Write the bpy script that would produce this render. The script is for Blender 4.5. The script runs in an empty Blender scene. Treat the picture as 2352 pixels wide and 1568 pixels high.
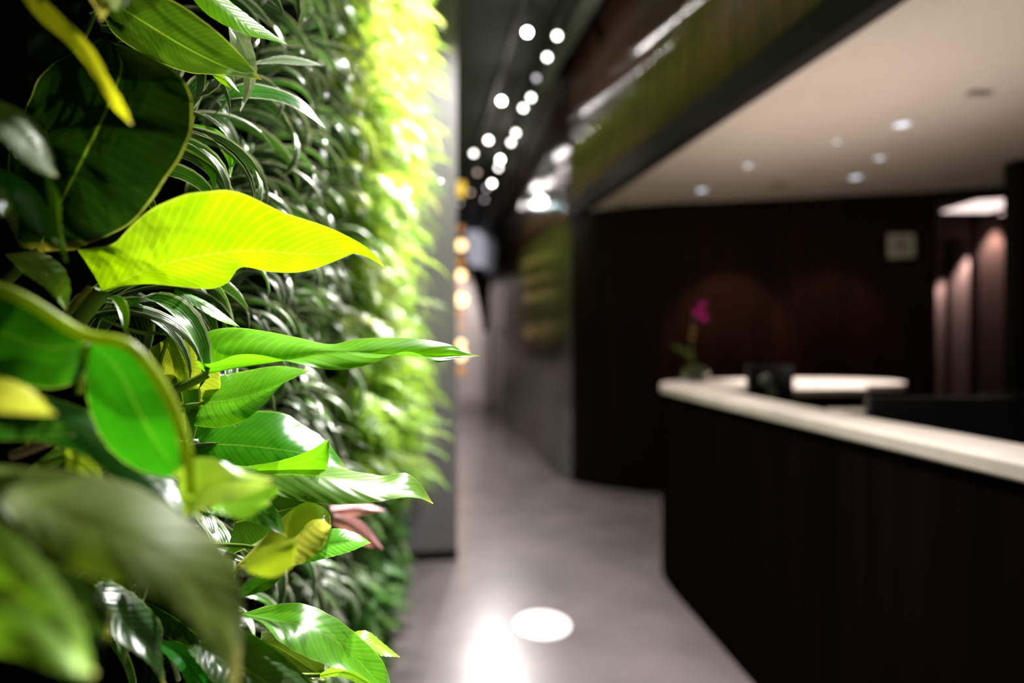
import bpy, bmesh, math, random
from mathutils import Vector, Matrix
random.seed(7)
PI = math.pi
scene = bpy.context.scene
COL = scene.collection

# ------------------------------------------------------------------ camera, world, exposure
F = 1400.0; W, H = 2352, 1568; CX, CY = 1176.0, 784.0
EYE = 1.37
TH = math.atan(216 / F)                      # the camera looks a little to the right of the corridor's axis (+Y)
RGT = Vector((math.cos(TH), -math.sin(TH), 0)); FWD = Vector((math.sin(TH), math.cos(TH), 0)); UP = Vector((0, 0, 1))
cam = bpy.data.objects.new('camera', bpy.data.cameras.new('camera')); COL.objects.link(cam)
cam.location = (0, 0, EYE); cam.rotation_euler = (PI / 2, 0, -TH)
cam.data.sensor_width = 36; cam.data.lens = 36 * F / W
cam.data.clip_start = 0.02; cam.data.clip_end = 60
cam.data.dof.use_dof = True; cam.data.dof.focus_distance = 0.70; cam.data.dof.aperture_fstop = 1.35
scene.camera = cam
scene.view_settings.view_transform = 'Standard'; scene.view_settings.look = 'None'
scene.view_settings.gamma = 1; scene.view_settings.use_curve_mapping = False
scene.view_settings.exposure = 0.0
scene.cycles.use_denoising = True
scene.cycles.max_bounces = 8; scene.cycles.diffuse_bounces = 4; scene.cycles.glossy_bounces = 3
scene.cycles.transmission_bounces = 6; scene.cycles.transparent_max_bounces = 6
scene.cycles.sample_clamp_indirect = 6; scene.cycles.sample_clamp_direct = 0
scene.cycles.caustics_reflective = False; scene.cycles.caustics_refractive = False
world = bpy.data.worlds.new('world'); scene.world = world; world.use_nodes = True
world.node_tree.nodes['Background'].inputs[0].default_value = (1.0, 0.86, 0.80, 1)
world.node_tree.nodes['Background'].inputs[1].default_value = 0.014

def at(px, py, d):
    """the point of the place seen at px, py of the photograph, d metres in front of the camera"""
    return Vector((0, 0, EYE)) + RGT * ((px - CX) / F * d) + UP * ((CY - py) / F * d) + FWD * d
def cf(X, z, h=0.0):
    """X metres right of and z metres ahead of the camera, at height h"""
    v = RGT * X + FWD * z
    return Vector((v.x, v.y, h))

def spot(name, loc, target, watts, angle=60, blend=.5, color=(1, .95, .9), size=.03, parent=None):
    l = bpy.data.lights.new(name, 'SPOT'); l.energy = watts; l.spot_size = math.radians(angle); l.spot_blend = blend
    l.color = color; l.shadow_soft_size = size
    o = bpy.data.objects.new(name, l); COL.objects.link(o)
    loc = Vector(loc); q = (Vector(target) - loc).to_track_quat('-Z', 'Y')
    if parent:
        o.parent = parent
        o.matrix_parent_inverse = Matrix.Identity(4)
        o.location = loc - parent.location; o.rotation_euler = q.to_euler()
    else:
        o.location = loc; o.rotation_euler = q.to_euler()
    return o

# ------------------------------------------------------------------ helpers
def new_mat(name):
    m = bpy.data.materials.new(name); m.use_nodes = True
    return m, m.node_tree, m.node_tree.nodes['Principled BSDF']
def plain(name, col, rough=.5, metal=0, spec=.5, noise=.0, nscale=8, bump=0, bscale=60, stretch=(1, 1, 1), coat=0, emit=None, estr=0):
    m, nt, b = new_mat(name); N = nt.nodes; L = nt.links
    b.inputs['Base Color'].default_value = (*col, 1); b.inputs['Roughness'].default_value = rough
    b.inputs['Metallic'].default_value = metal; b.inputs['Specular IOR Level'].default_value = spec
    b.inputs['Coat Weight'].default_value = coat; b.inputs['Coat Roughness'].default_value = .12
    tc = N.new('ShaderNodeTexCoord'); mp = N.new('ShaderNodeMapping'); L.new(tc.outputs['Object'], mp.inputs[0]); mp.inputs['Scale'].default_value = stretch
    if noise:
        n = N.new('ShaderNodeTexNoise'); n.inputs['Scale'].default_value = nscale; n.inputs['Detail'].default_value = 5; L.new(mp.outputs[0], n.inputs['Vector'])
        r = N.new('ShaderNodeValToRGB'); r.color_ramp.elements[0].position = .3; r.color_ramp.elements[1].position = .7
        r.color_ramp.elements[0].color = (*[c * (1 - noise) for c in col], 1); r.color_ramp.elements[1].color = (*[min(1, c * (1 + noise)) for c in col], 1)
        L.new(n.outputs[0], r.inputs[0]); L.new(r.outputs[0], b.inputs['Base Color'])
    if bump:
        n = N.new('ShaderNodeTexNoise'); n.inputs['Scale'].default_value = bscale; n.inputs['Detail'].default_value = 4; L.new(mp.outputs[0], n.inputs['Vector'])
        bp = N.new('ShaderNodeBump'); bp.inputs['Strength'].default_value = bump; bp.inputs['Distance'].default_value = .002
        L.new(n.outputs[0], bp.inputs['Height']); L.new(bp.outputs[0], b.inputs['Normal'])
    if emit:
        b.inputs['Emission Color'].default_value = (*emit, 1); b.inputs['Emission Strength'].default_value = estr
    return m

def leaf_material(name, kind):
    """kind: 'broad' = philodendron blade with midrib, side veins and pale rim; 'striped' = white-edged strap leaf; 'small' = plain leaflet"""
    m, nt, b = new_mat(name); N = nt.nodes; L = nt.links
    out = N['Material Output']
    oi = N.new('ShaderNodeObjectInfo'); tc = N.new('ShaderNodeTexCoord'); sep = N.new('ShaderNodeSeparateXYZ'); L.new(tc.outputs['UV'], sep.inputs[0])
    def math_(op, a, c=None, clamp=False):
        n = N.new('ShaderNodeMath'); n.operation = op; n.use_clamp = clamp
        for i, v in enumerate((a, c)):
            if v is None: continue
            if isinstance(v, (int, float)): n.inputs[i].default_value = v
            else: L.new(v, n.inputs[i])
        return n.outputs[0]
    def mix(f, a, c):
        n = N.new('ShaderNodeMix'); n.data_type = 'RGBA'
        if isinstance(f, (int, float)): n.inputs[0].default_value = f
        else: L.new(f, n.inputs[0])
        for i, v in ((6, a), (7, c)):
            if isinstance(v, tuple): n.inputs[i].default_value = v
            else: L.new(v, n.inputs[i])
        return n.outputs[2]
    u, v = sep.outputs[0], sep.outputs[1]
    e = math_('ABSOLUTE', math_('SUBTRACT', math_('MULTIPLY', u, 2.0), 1.0))
    base = oi.outputs['Color']
    ns = N.new('ShaderNodeTexNoise'); L.new(tc.outputs['Object'], ns.inputs['Vector']); ns.inputs['Scale'].default_value = 26 if kind == 'broad' else 40; ns.inputs['Detail'].default_value = 3
    hs = N.new('ShaderNodeHueSaturation'); L.new(base, hs.inputs['Color'])
    L.new(math_('ADD', math_('MULTIPLY', ns.outputs[0], 1.0), .52), hs.inputs['Value'])
    L.new(math_('ADD', math_('MULTIPLY', oi.outputs['Random'], .016), .485), hs.inputs['Hue'])
    col = hs.outputs[0]
    height = None
    if kind == 'broad':
        # side veins sweeping forward from the midrib
        ph = math_('SUBTRACT', math_('MULTIPLY', v, 90.0), math_('MULTIPLY', e, 16.0))
        vn = math_('POWER', math_('ABSOLUTE', math_('SINE', ph)), 14.0)
        pale = N.new('ShaderNodeMix'); pale.data_type = 'RGBA'; pale.blend_type = 'MULTIPLY'; pale.inputs[0].default_value = 1; pale.clamp_result = True
        L.new(col, pale.inputs[6]); pale.inputs[7].default_value = (2.6, 2.0, 2.0, 1)
        col = mix(math_('MULTIPLY', vn, .22), col, pale.outputs[2])
        rib = math_('LESS_THAN', e, .022)
        col = mix(math_('MULTIPLY', rib, .22), col, (.50, .68, .10, 1))
        rim = math_('GREATER_THAN', e, .965)
        col = mix(math_('MULTIPLY', rim, .28), col, (.62, .66, .16, 1))
        tip = math_('MULTIPLY', math_('SUBTRACT', v, .93, True), 12.0, True)
        col = mix(math_('MULTIPLY', tip, .7), col, (.62, .50, .10, 1))
        height = math_('ADD', math_('MULTIPLY', math_('SINE', math_('MULTIPLY', ph, 1.0)), .5), math_('MULTIPLY', rib, -1.5))
    elif kind == 'striped':
        ws = math_('GREATER_THAN', e, .80)
        s2 = math_('GREATER_THAN', math_('SINE', math_('MULTIPLY', u, 52.0)), .82)
        st = math_('MAXIMUM', ws, math_('MULTIPLY', s2, .25))
        col = mix(math_('MULTIPLY', st, .9), col, (.74, .75, .60, 1))
        tip = math_('MULTIPLY', math_('SUBTRACT', v, .95, True), 16.0, True)
        col = mix(tip, col, (.30, .14, .05, 1))
        height = math_('SINE', math_('MULTIPLY', u, 70.0))
    L.new(col, b.inputs['Base Color'])
    b.inputs['Roughness'].default_value = {'broad': .27, 'striped': .30, 'small': .40}[kind]
    b.inputs['Specular IOR Level'].default_value = .5
    if height is not None:
        bp = N.new('ShaderNodeBump'); bp.inputs['Strength'].default_value = .16; bp.inputs['Distance'].default_value = .001
        L.new(height, bp.inputs['Height']); L.new(bp.outputs[0], b.inputs['Normal'])
    tr = N.new('ShaderNodeBsdfTranslucent')
    gain = N.new('ShaderNodeMix'); gain.data_type = 'RGBA'; gain.blend_type = 'MULTIPLY'; gain.inputs[0].default_value = 1; gain.clamp_result = True
    L.new(col, gain.inputs[6]); gain.inputs[7].default_value = {'broad': (1.7, 1.8, .8, 1), 'striped': (1.5, 1.7, 1, 1), 'small': (1.5, 1.5, 1.0, 1)}[kind]; L.new(gain.outputs[2], tr.inputs['Color'])
    ms = N.new('ShaderNodeMixShader'); ms.inputs[0].default_value = {'broad': .32, 'striped': .06, 'small': .36}[kind]
    L.new(b.outputs[0], ms.inputs[1]); L.new(tr.outputs[0], ms.inputs[2]); L.new(ms.outputs[0], out.inputs['Surface'])
    return m

def mesh_obj(name, verts, faces, mat, parent=None, smooth=True, uvs=None):
    me = bpy.data.meshes.new(name); me.from_pydata([tuple(v) for v in verts], [], faces); me.update()
    if uvs:
        ul = me.uv_layers.new(name='UVMap')
        for p in me.polygons:
            for li in p.loop_indices: ul.data[li].uv = uvs[me.loops[li].vertex_index]
    if smooth:
        for p in me.polygons: p.use_smooth = True
    me.materials.append(mat)
    o = bpy.data.objects.new(name, me); COL.objects.link(o)
    if parent: o.parent = parent
    return o
def bm_obj(name, bm, mat, parent=None, smooth=False):
    me = bpy.data.meshes.new(name); bmesh.ops.recalc_face_normals(bm, faces=bm.faces); bm.to_mesh(me); bm.free()
    if smooth:
        for p in me.polygons: p.use_smooth = True
    me.materials.append(mat)
    o = bpy.data.objects.new(name, me); COL.objects.link(o)
    if parent: o.parent = parent
    return o
def add_box(bm, lo, hi, rot=0, bevel=0):
    c = [(lo[i] + hi[i]) / 2 for i in range(3)]; s = [hi[i] - lo[i] for i in range(3)]
    r = bmesh.ops.create_cube(bm, size=1); vs = r['verts']
    bmesh.ops.scale(bm, vec=s, verts=vs)
    if bevel:
        es = list({e for v in vs for e in v.link_edges}); g = bmesh.ops.bevel(bm, geom=es, offset=bevel, segments=2, affect='EDGES', profile=.6)
        vs = list({v for f in g['faces'] for v in f.verts} | {v for v in vs if v.is_valid})
    if rot: bmesh.ops.rotate(bm, cent=(0, 0, 0), matrix=Matrix.Rotation(rot, 3, 'Z'), verts=vs)
    bmesh.ops.translate(bm, vec=c, verts=vs)
    return vs
def box(name, lo, hi, mat, parent=None, rot=0, bevel=0):
    bm = bmesh.new(); add_box(bm, lo, hi, rot, bevel); return bm_obj(name, bm, mat, parent)
def lathe(name, prof, mat, parent=None, loc=(0, 0, 0), seg=24, axis=None):
    vs, fs = [], []
    for r, z in prof:
        for i in range(seg): vs.append(Vector((r * math.cos(2 * PI * i / seg), r * math.sin(2 * PI * i / seg), z)))
    n = len(prof)
    for j in range(n - 1):
        for i in range(seg):
            a = j * seg + i; b_ = j * seg + (i + 1) % seg; fs.append((a, b_, b_ + seg, a + seg))
    fs.append(tuple(reversed(range(seg)))); fs.append(tuple((n - 1) * seg + i for i in range(seg)))
    if axis is not None:
        q = Vector(axis).to_track_quat('Z', 'Y'); vs = [q @ v for v in vs]
    o = mesh_obj(name, [v + Vector(loc) for v in vs], fs, mat, parent, smooth=False)
    for p in o.data.polygons[:-2]: p.use_smooth = True
    return o
def catmull(P, n):
    P = [Vector(p) for p in P]
    if len(P) == 2: return [P[0].lerp(P[1], i / (n - 1)) for i in range(n)]
    Q = [P[0] * 2 - P[1]] + P + [P[-1] * 2 - P[-2]]
    # parameter by chord length so control points may be unevenly spaced
    out = []; m = len(P) - 1
    L = [0]
    for i in range(m): L.append(L[-1] + max((P[i + 1] - P[i]).length, 1e-6) ** .75)
    for k in range(n):
        s = L[-1] * k / (n - 1); i = 0
        while i < m - 1 and s > L[i + 1]: i += 1
        t = (s - L[i]) / (L[i + 1] - L[i]); t = min(max(t, 0), 1)
        a, b, c, d = Q[i], Q[i + 1], Q[i + 2], Q[i + 3]
        out.append(.5 * ((2 * b) + (c - a) * t + (2 * a - 5 * b + 4 * c - d) * t * t + (3 * b - a - 3 * c + d) * t ** 3))
    return out
def tube(name, pts, radii, mat, parent=None, n=20, seg=8):
    C = catmull(pts, n); vs, fs = [], []
    for k, c in enumerate(C):
        t = (C[min(k + 1, n - 1)] - C[max(k - 1, 0)]).normalized()
        a = t.cross(UP); a = a.normalized() if a.length > 1e-3 else Vector((1, 0, 0)); b = t.cross(a)
        f = k / (n - 1) * (len(radii) - 1); i = min(int(f), len(radii) - 2) if len(radii) > 1 else 0
        r = radii[0] if len(radii) == 1 else radii[i] + (radii[i + 1] - radii[i]) * (f - i)
        for j in range(seg): vs.append(c + (a * math.cos(2 * PI * j / seg) + b * math.sin(2 * PI * j / seg)) * r)
    for k in range(n - 1):
        for j in range(seg):
            fs.append((k * seg + j, k * seg + (j + 1) % seg, (k + 1) * seg + (j + 1) % seg, (k + 1) * seg + j))
    fs.append(tuple(range(seg))); fs.append(tuple((n - 1) * seg + i for i in range(seg)))
    return mesh_obj(name, vs, fs, mat, parent)
def tag(o, label, cat, group=None):
    o['label'] = label; o['category'] = cat
    if group: o['group'] = group
    return o
def thing(name, label, cat, loc=(0, 0, 0), group=None, rz=0):
    o = bpy.data.objects.new(name, None); o.empty_display_size = .05; COL.objects.link(o); o.location = loc; o.rotation_euler = (0, 0, rz)
    return tag(o, label, cat, group)
def struct(o): o['kind'] = 'structure'; return o
ORD = ['', 'first', 'second', 'third', 'fourth', 'fifth', 'sixth', 'seventh', 'eighth', 'ninth', 'tenth', 'eleventh', 'twelfth', 'thirteenth', 'fourteenth', 'fifteenth', 'sixteenth', 'seventeenth', 'eighteenth', 'nineteenth', 'twentieth']

# ------------------------------------------------------------------ materials
M = {}
M['floor'] = plain('polished_concrete', (.115, .098, .100), .25, noise=.22, nscale=2.2, bump=.10, bscale=90, spec=.6)
M['ceiling_black'] = plain('black_ceiling_paint', (.008, .012, .006), .8, noise=.2, nscale=3)
M['soffit'] = plain('beige_plaster', (.60, .52, .46), .85, noise=.03, nscale=3)
M['dark_trim'] = plain('dark_bronze_trim', (.007, .005, .004), .7, spec=.2)
M['felt'] = plain('black_planting_felt', (.004, .006, .003), 1.0, spec=.0, noise=.5, nscale=30)
M['grey_paint'] = plain('grey_lacquer', (.20, .185, .205), .55, noise=.05, nscale=4)
M['black'] = plain('black_plastic', (.010, .011, .012), .35)
M['gunmetal'] = plain('black_powder_coat', (.02, .02, .02), .45, metal=.3)
M['stone'] = plain('cream_stone', (.60, .53, .475), .35, noise=.10, nscale=7, stretch=(1, 1, 1))
M['desk_wood'] = plain('espresso_veneer', (.0045, .0028, .0026), .5, noise=.35, nscale=16, stretch=(1, 1, .05), spec=.0)
M['mauve'] = plain('mauve_wall_paint', (.20, .135, .125), .8, noise=.05)
M['brown_wall'] = plain('brown_wall_panel', (.085, .045, .035), .7, noise=.15, nscale=10, stretch=(1, 1, .1))
M['pale_grey'] = plain('pale_grey_plaster', (.42, .37, .36), .7, noise=.05)
M['steel'] = plain('brushed_steel', (.5, .46, .43), .25, metal=1)
M['white_plastic'] = plain('white_plastic', (.62, .60, .56), .5)
M['floor_disc'] = plain('white_disc', (.90, .86, .87), .5)
M['stem'] = plain('green_petiole', (.22, .30, .03), .4, noise=.2, nscale=30, spec=.4)
M['stem_yellow'] = plain('yellow_green_petiole', (.50, .54, .03), .4, noise=.2, nscale=30)
M['twig'] = plain('brown_twig', (.20, .10, .04), .7, noise=.3, nscale=50)
M['dry'] = plain('dry_cut_stem', (.55, .38, .22), .7, noise=.3, nscale=50)
M['lamp_white'] = plain('lamp_lens', (.9, .9, .9), .4, emit=(1, .97, .93), estr=12)
M['lamp_mid'] = plain('lamp_lens_dim', (.9, .9, .9), .4, emit=(.95, .90, 1), estr=1.6)
M['lamp_warm'] = plain('warm_lens', (.9, .8, .7), .4, emit=(1, .78, .66), estr=1.6)
M['bulb'] = plain('amber_bulb', (.9, .6, .3), .3, emit=(1, .62, .26), estr=4.0)
M['bulb_dim'] = plain('amber_glass', (.6, .25, .08), .25, emit=(1, .42, .10), estr=.45)
M['screen_glow'] = plain('frosted_glass_panel', (.6, .6, .65), .4, emit=(.60, .58, .68), estr=.62)
M['downlight'] = plain('downlight_lens', (.9, .9, .9), .4, emit=(.72, .78, .95), estr=1.2)
M['light_panel'] = plain('light_panel', (.9, .8, .8), .4, emit=(1, .80, .76), estr=1.6)
M['orchid'] = plain('magenta_petal', (.42, .004, .22), .6, spec=.1)
M['bud'] = plain('orchid_bud', (.45, .22, .05), .6)
M['moss'] = plain('vase_moss', (.14, .16, .03), .8, noise=.4, nscale=60)
m, nt, b = new_mat('clear_glass'); b.inputs['Transmission Weight'].default_value = 1; b.inputs['Roughness'].default_value = .03; b.inputs['Base Color'].default_value = (.85, .9, .8, 1); M['glass'] = m
M['broad'] = leaf_material('philodendron_leaf', 'broad')
M['matte'] = leaf_material('philodendron_leaf_matte', 'broad'); M['matte'].node_tree.nodes['Principled BSDF'].inputs['Roughness'].default_value = .55
M['striped'] = leaf_material('striped_leaf', 'striped')
M['small'] = leaf_material('small_leaf', 'small')

def wood_fluted(name, base, tint):
    m, nt, b = new_mat(name); N = nt.nodes; L = nt.links
    tc = N.new('ShaderNodeTexCoord'); mp = N.new('ShaderNodeMapping'); mp.inputs['Scale'].default_value = (9, 9, .25); L.new(tc.outputs['Object'], mp.inputs[0])
    n = N.new('ShaderNodeTexNoise'); n.inputs['Scale'].default_value = 1.4; n.inputs['Detail'].default_value = 4; L.new(mp.outputs[0], n.inputs['Vector'])
    r = N.new('ShaderNodeValToRGB'); r.color_ramp.elements[0].position = .35; r.color_ramp.elements[1].position = .75
    r.color_ramp.elements[0].color = (*base, 1); r.color_ramp.elements[1].color = (*tint, 1)
    L.new(n.outputs[0], r.inputs[0]); L.new(r.outputs[0], b.inputs['Base Color'])
    b.inputs['Roughness'].default_value = .17; b.inputs['Specular IOR Level'].default_value = .5
    b.inputs['Coat Weight'].default_value = .0
    return m
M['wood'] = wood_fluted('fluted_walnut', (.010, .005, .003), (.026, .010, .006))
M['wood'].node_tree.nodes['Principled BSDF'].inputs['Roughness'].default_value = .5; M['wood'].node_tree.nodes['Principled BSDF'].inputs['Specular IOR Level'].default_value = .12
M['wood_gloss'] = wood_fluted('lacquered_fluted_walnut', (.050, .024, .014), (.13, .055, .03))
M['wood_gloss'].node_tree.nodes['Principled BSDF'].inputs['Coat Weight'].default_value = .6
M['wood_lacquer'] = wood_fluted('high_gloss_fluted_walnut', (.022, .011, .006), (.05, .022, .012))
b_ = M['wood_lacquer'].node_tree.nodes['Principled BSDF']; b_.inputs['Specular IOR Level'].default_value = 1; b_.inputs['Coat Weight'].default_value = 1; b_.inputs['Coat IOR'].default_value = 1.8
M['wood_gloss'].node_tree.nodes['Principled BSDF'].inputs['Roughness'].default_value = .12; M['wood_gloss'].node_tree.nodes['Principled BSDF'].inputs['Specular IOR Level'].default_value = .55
M['wood_orange'] = plain('copper_brown_strip', (.34, .10, .035), .3, noise=.2, nscale=10, stretch=(1, 1, .1))

# ------------------------------------------------------------------ the room
CEIL = 4.2; SOF = 2.605; BX = 1.57
def poly_slab(name, pts, z0, z1, mat, parent=None):
    bm = bmesh.new(); lo = [bm.verts.new((p[0], p[1], z0)) for p in pts]; hi = [bm.verts.new((p[0], p[1], z1)) for p in pts]
    n = len(pts); bm.faces.new(list(reversed(lo))); bm.faces.new(hi)
    for i in range(n): bm.faces.new((lo[i], lo[(i + 1) % n], hi[(i + 1) % n], hi[i]))
    return bm_obj(name, bm, mat, parent)
def ribbed(name, line, z0, z1, mat, pitch=.036, depth=.014, parent=None, side=1, back=.06, shallow=False):
    """a fluted wall along a plan line, solid: fluted face plus a flat back"""
    P = [Vector((p[0], p[1], 0)) for p in line]; L = [0]
    for i in range(len(P) - 1): L.append(L[-1] + (P[i + 1] - P[i]).length)
    nr_ = int(L[-1] / pitch); pitch = L[-1] / nr_; n = nr_ * 8; F_, B_ = [], []
    i = 0
    for k in range(n + 1):
        q_ = k % 8; s = min(L[-1], pitch * (k // 8) + (pitch * q_ / 8 if shallow else pitch * .5 * (1 - math.cos(PI * q_ / 8))))
        hgt = depth * (1 - (q_ / 4 - 1) ** 2) if shallow else depth * math.sin(PI * q_ / 8)
        while i < len(P) - 2 and s > L[i + 1]: i += 1
        t = (s - L[i]) / (L[i + 1] - L[i]); p = P[i].lerp(P[i + 1], t); d = (P[i + 1] - P[i]).normalized(); nr = Vector((-d.y, d.x, 0)) * side
        F_.append(p + nr * hgt); B_.append(p - nr * back)
    vs, fs = [], []
    for a in (F_, B_):
        for p in a: vs += [(p.x, p.y, z0), (p.x, p.y, z1)]
    m_ = n + 1
    for k in range(n):
        fs.append((2 * k, 2 * k + 2, 2 * k + 3, 2 * k + 1)); o = 2 * m_
        fs.append((o + 2 * k, o + 2 * k + 1, o + 2 * k + 3, o + 2 * k + 2))
        fs.append((2 * k + 1, 2 * k + 3, o + 2 * k + 3, o + 2 * k + 1)); fs.append((2 * k, o + 2 * k, o + 2 * k + 2, 2 * k + 2))
    o = 2 * m_
    fs.append((0, 1, o + 1, o)); fs.append((2 * n, o + 2 * n, o + 2 * n + 1, 2 * n + 1))
    ob = mesh_obj(name, vs, fs, mat, parent, smooth=False)
    for idx in range(0, 4 * n, 4): ob.data.polygons[idx].use_smooth = True
    return ob

struct(box('floor', (-4, -3.5, -.1), (9, 18, 0), M['floor']))
struct(box('ceiling', (-4, -3.5, CEIL), (BX + .3, 18, CEIL + .1), M['ceiling_black']))
# corridor wall, rounded corner and the wall behind the desk
corner = [(1.70, 15.8), (1.61, 12.2), (1.50, 8.75), (1.44, 7.04), (1.415, 6.4), (1.425, 6.1), (1.48, 5.84), (1.62, 5.62), (1.80, 5.46), (2.10, 5.25), (2.55, 5.09)]
e0 = cf(3.50, 5.03)
line = corner + [(e0.x, e0.y)]
def smooth_line(P, n):
    return [(v.x, v.y) for v in catmull([(p[0], p[1], 0) for p in P], n)]
mid = smooth_line(corner[2:], 40)
cut = next(i for i, p in enumerate(mid) if p[1] < 5.84)
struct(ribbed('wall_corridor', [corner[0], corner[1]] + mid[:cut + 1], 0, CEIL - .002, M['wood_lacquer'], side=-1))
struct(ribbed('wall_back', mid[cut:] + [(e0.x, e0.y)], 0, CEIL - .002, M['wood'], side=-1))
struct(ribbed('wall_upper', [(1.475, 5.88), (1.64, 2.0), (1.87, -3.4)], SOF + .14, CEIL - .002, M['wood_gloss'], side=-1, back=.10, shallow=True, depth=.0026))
# dark fascia and plaster soffit over the reception
struct(poly_slab('trim_1', [(1.463, 5.90), (1.628, 2.0), (1.858, -3.4), (1.95, -3.4), (1.72, 2.0), (1.555, 5.90)], SOF - .02, SOF + .142, M['dark_trim']))
sof = [(1.90, -3.4), (8.5, -3.4), (8.5, 4.0), (e0.x + .3, e0.y + .05), (2.6, 5.12), (2.1, 5.29), (1.82, 5.50), (1.64, 5.66), (1.53, 5.84), (1.69, 2.0)]
struct(poly_slab('ceiling_soffit', sof, SOF, SOF + .12, M['soffit']))
struct(poly_slab('trim_2', [(1.68, 15.7), (1.40, 6.6), (1.40, 5.9), (1.56, 2.0), (1.79, -3.4), (1.69, -3.4), (1.46, 2.0), (1.30, 5.9), (1.30, 6.6), (1.58, 15.7)], CEIL - .10, CEIL - .002, plain('green_grey_beam', (.10, .11, .09), .5)))
# shadow gap strip along the top of the back wall
a = Vector((2.25, 5.40, 0)); bq = Vector((e0.x, e0.y, 0)); dd = (bq - a).normalized()

# passage beyond the opening at the right
pc = cf(4.3, 5.0)
def face_wall(name, X0, X1, z, mat, h0=0, h1=SOF, t=.12):
    p = cf(X0, z); q = cf(X1, z); r_ = cf(X1, z + t); s_ = cf(X0, z + t)
    return struct(poly_slab(name, [(p.x, p.y), (q.x, q.y), (r_.x, r_.y), (s_.x, s_.y)], h0, h1, mat))
face_wall('wall_passage_end', 6.2, 8.4, 9.3, M['mauve'])
face_wall('wall_passage_middle', 5.33, 5.72, 7.40, M['mauve'])
face_wall('wall_passage_right', 4.55, 4.95, 5.95, M['brown_wall'])
face_wall('wall_right', 3.42, 5.2, 4.12, M['dark_trim'], h1=SOF - .002)
p1, p2, p3, p4 = cf(3.55, 5.05), cf(9.5, 4.3), cf(9.5, 9.5), cf(5.6, 9.5)
struct(poly_slab('ceiling_passage', [(p1.x, p1.y), (p2.x, p2.y), (p3.x, p3.y), (p4.x, p4.y)], SOF + .002, SOF + .1, M['mauve']))
q1, q2 = cf(3.45, 5.02), cf(4.9, 4.5)
struct(poly_slab('trim_4', [(q1.x, q1.y), (q2.x, q2.y), (q2.x + .05, q2.y + .12), (q1.x + .05, q1.y + .12)], SOF - .075, SOF - .001, M['dark_trim']))

# far end of the corridor
struct(box('wall_end', (-3.2, 15.9, 0), (1.7, 16.05, CEIL - .002), plain('end_wall_brown', (.035, .026, .02), .6)))
lp = thing('light_panel', 'hazy lavender-white glass panel high on the corridor end wall', 'panel', (.78, 15.8, 2.9))
box('frame', (-.36, -.02, -.62), (.36, .06, .62), M['dark_trim'], lp); box('glass', (-.33, -.035, -.59), (.33, -.02, .59), M['screen_glow'], lp)
lp.location = at(1100, 555, 15.6); lp.location.z = EYE + (CY - 560) / F * 15.6
# pale stair flank descending to the right at the far end
def flank(name, pts, d0, t, mat):
    vs = [at(px, py, d0) for px, py in pts] + [at(px, py, d0 ) + FWD * t for px, py in pts]
    n = len(pts); fs = [tuple(range(n)), tuple(reversed(range(n, 2 * n)))] + [(i, (i + 1) % n, n + (i + 1) % n, n + i) for i in range(n)]
    return mesh_obj(name, vs, fs, mat, smooth=False)
st = flank('staircase', [(1020, 560), (1072, 590), (1090, 660), (1106, 740), (1106, 915), (1020, 915)], 14.4, .5, M['pale_grey'])
tag(st, 'pale grey flank of a staircase sloping down at the corridor end', 'staircase')
pl = box('column', (-.09, -.1, 0), (.09, .1, 1.60), M['pale_grey'], None, bevel=.01); pl.location = cf(-.60, 14.0)
tag(pl, 'short pale grey pier beside the sloping stair flank', 'pier')

# panel door in the corridor wall with two round steel knobs
da = math.atan2(1.61 - 1.50, 12.2 - 8.75)
dr = thing('service_door', 'tall taupe double door in the corridor wood wall near its far end', 'door', (1.545, 11.0, 0), rz=-da)
for k in range(2): box('door_leaf', (0, k * .98, .004), (.03, k * .98 + .97, 2.5), plain('taupe_door', (.20, .15, .12), .35), dr, bevel=.004)
for nm, zz in (('door_knob', 1.56), ('lock', .48)):
    lathe(nm, [(.012, 0), (.012, .03), (.034, .035), (.040, .05), (.034, .066), (.012, .072)], M['steel'], dr, (-.0, .14, zz), 16, axis=(-1, -.6, 0))

# gray end panel of the planted wall and the planted wall itself
def wx(y): return -.44 + .22 * y / 3.84
struct(box('wall_panel', (-1.2, 3.85, 0), (.243, 4.02, CEIL - .002), M['grey_paint']))
struct(box('baseboard_panel', (-1.2, 3.838, 0), (.246, 3.851, .06), M['dark_trim']))
struct(poly_slab('wall_left', [(wx(-.6) - .11, -.6), (wx(.62) - .11, .62), (wx(.70), .70), (wx(3.85), 3.85), (wx(3.85) - .12, 3.85), (wx(-.6) - .12, -.6)], 0.0, CEIL - .002, M['felt']))

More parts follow.
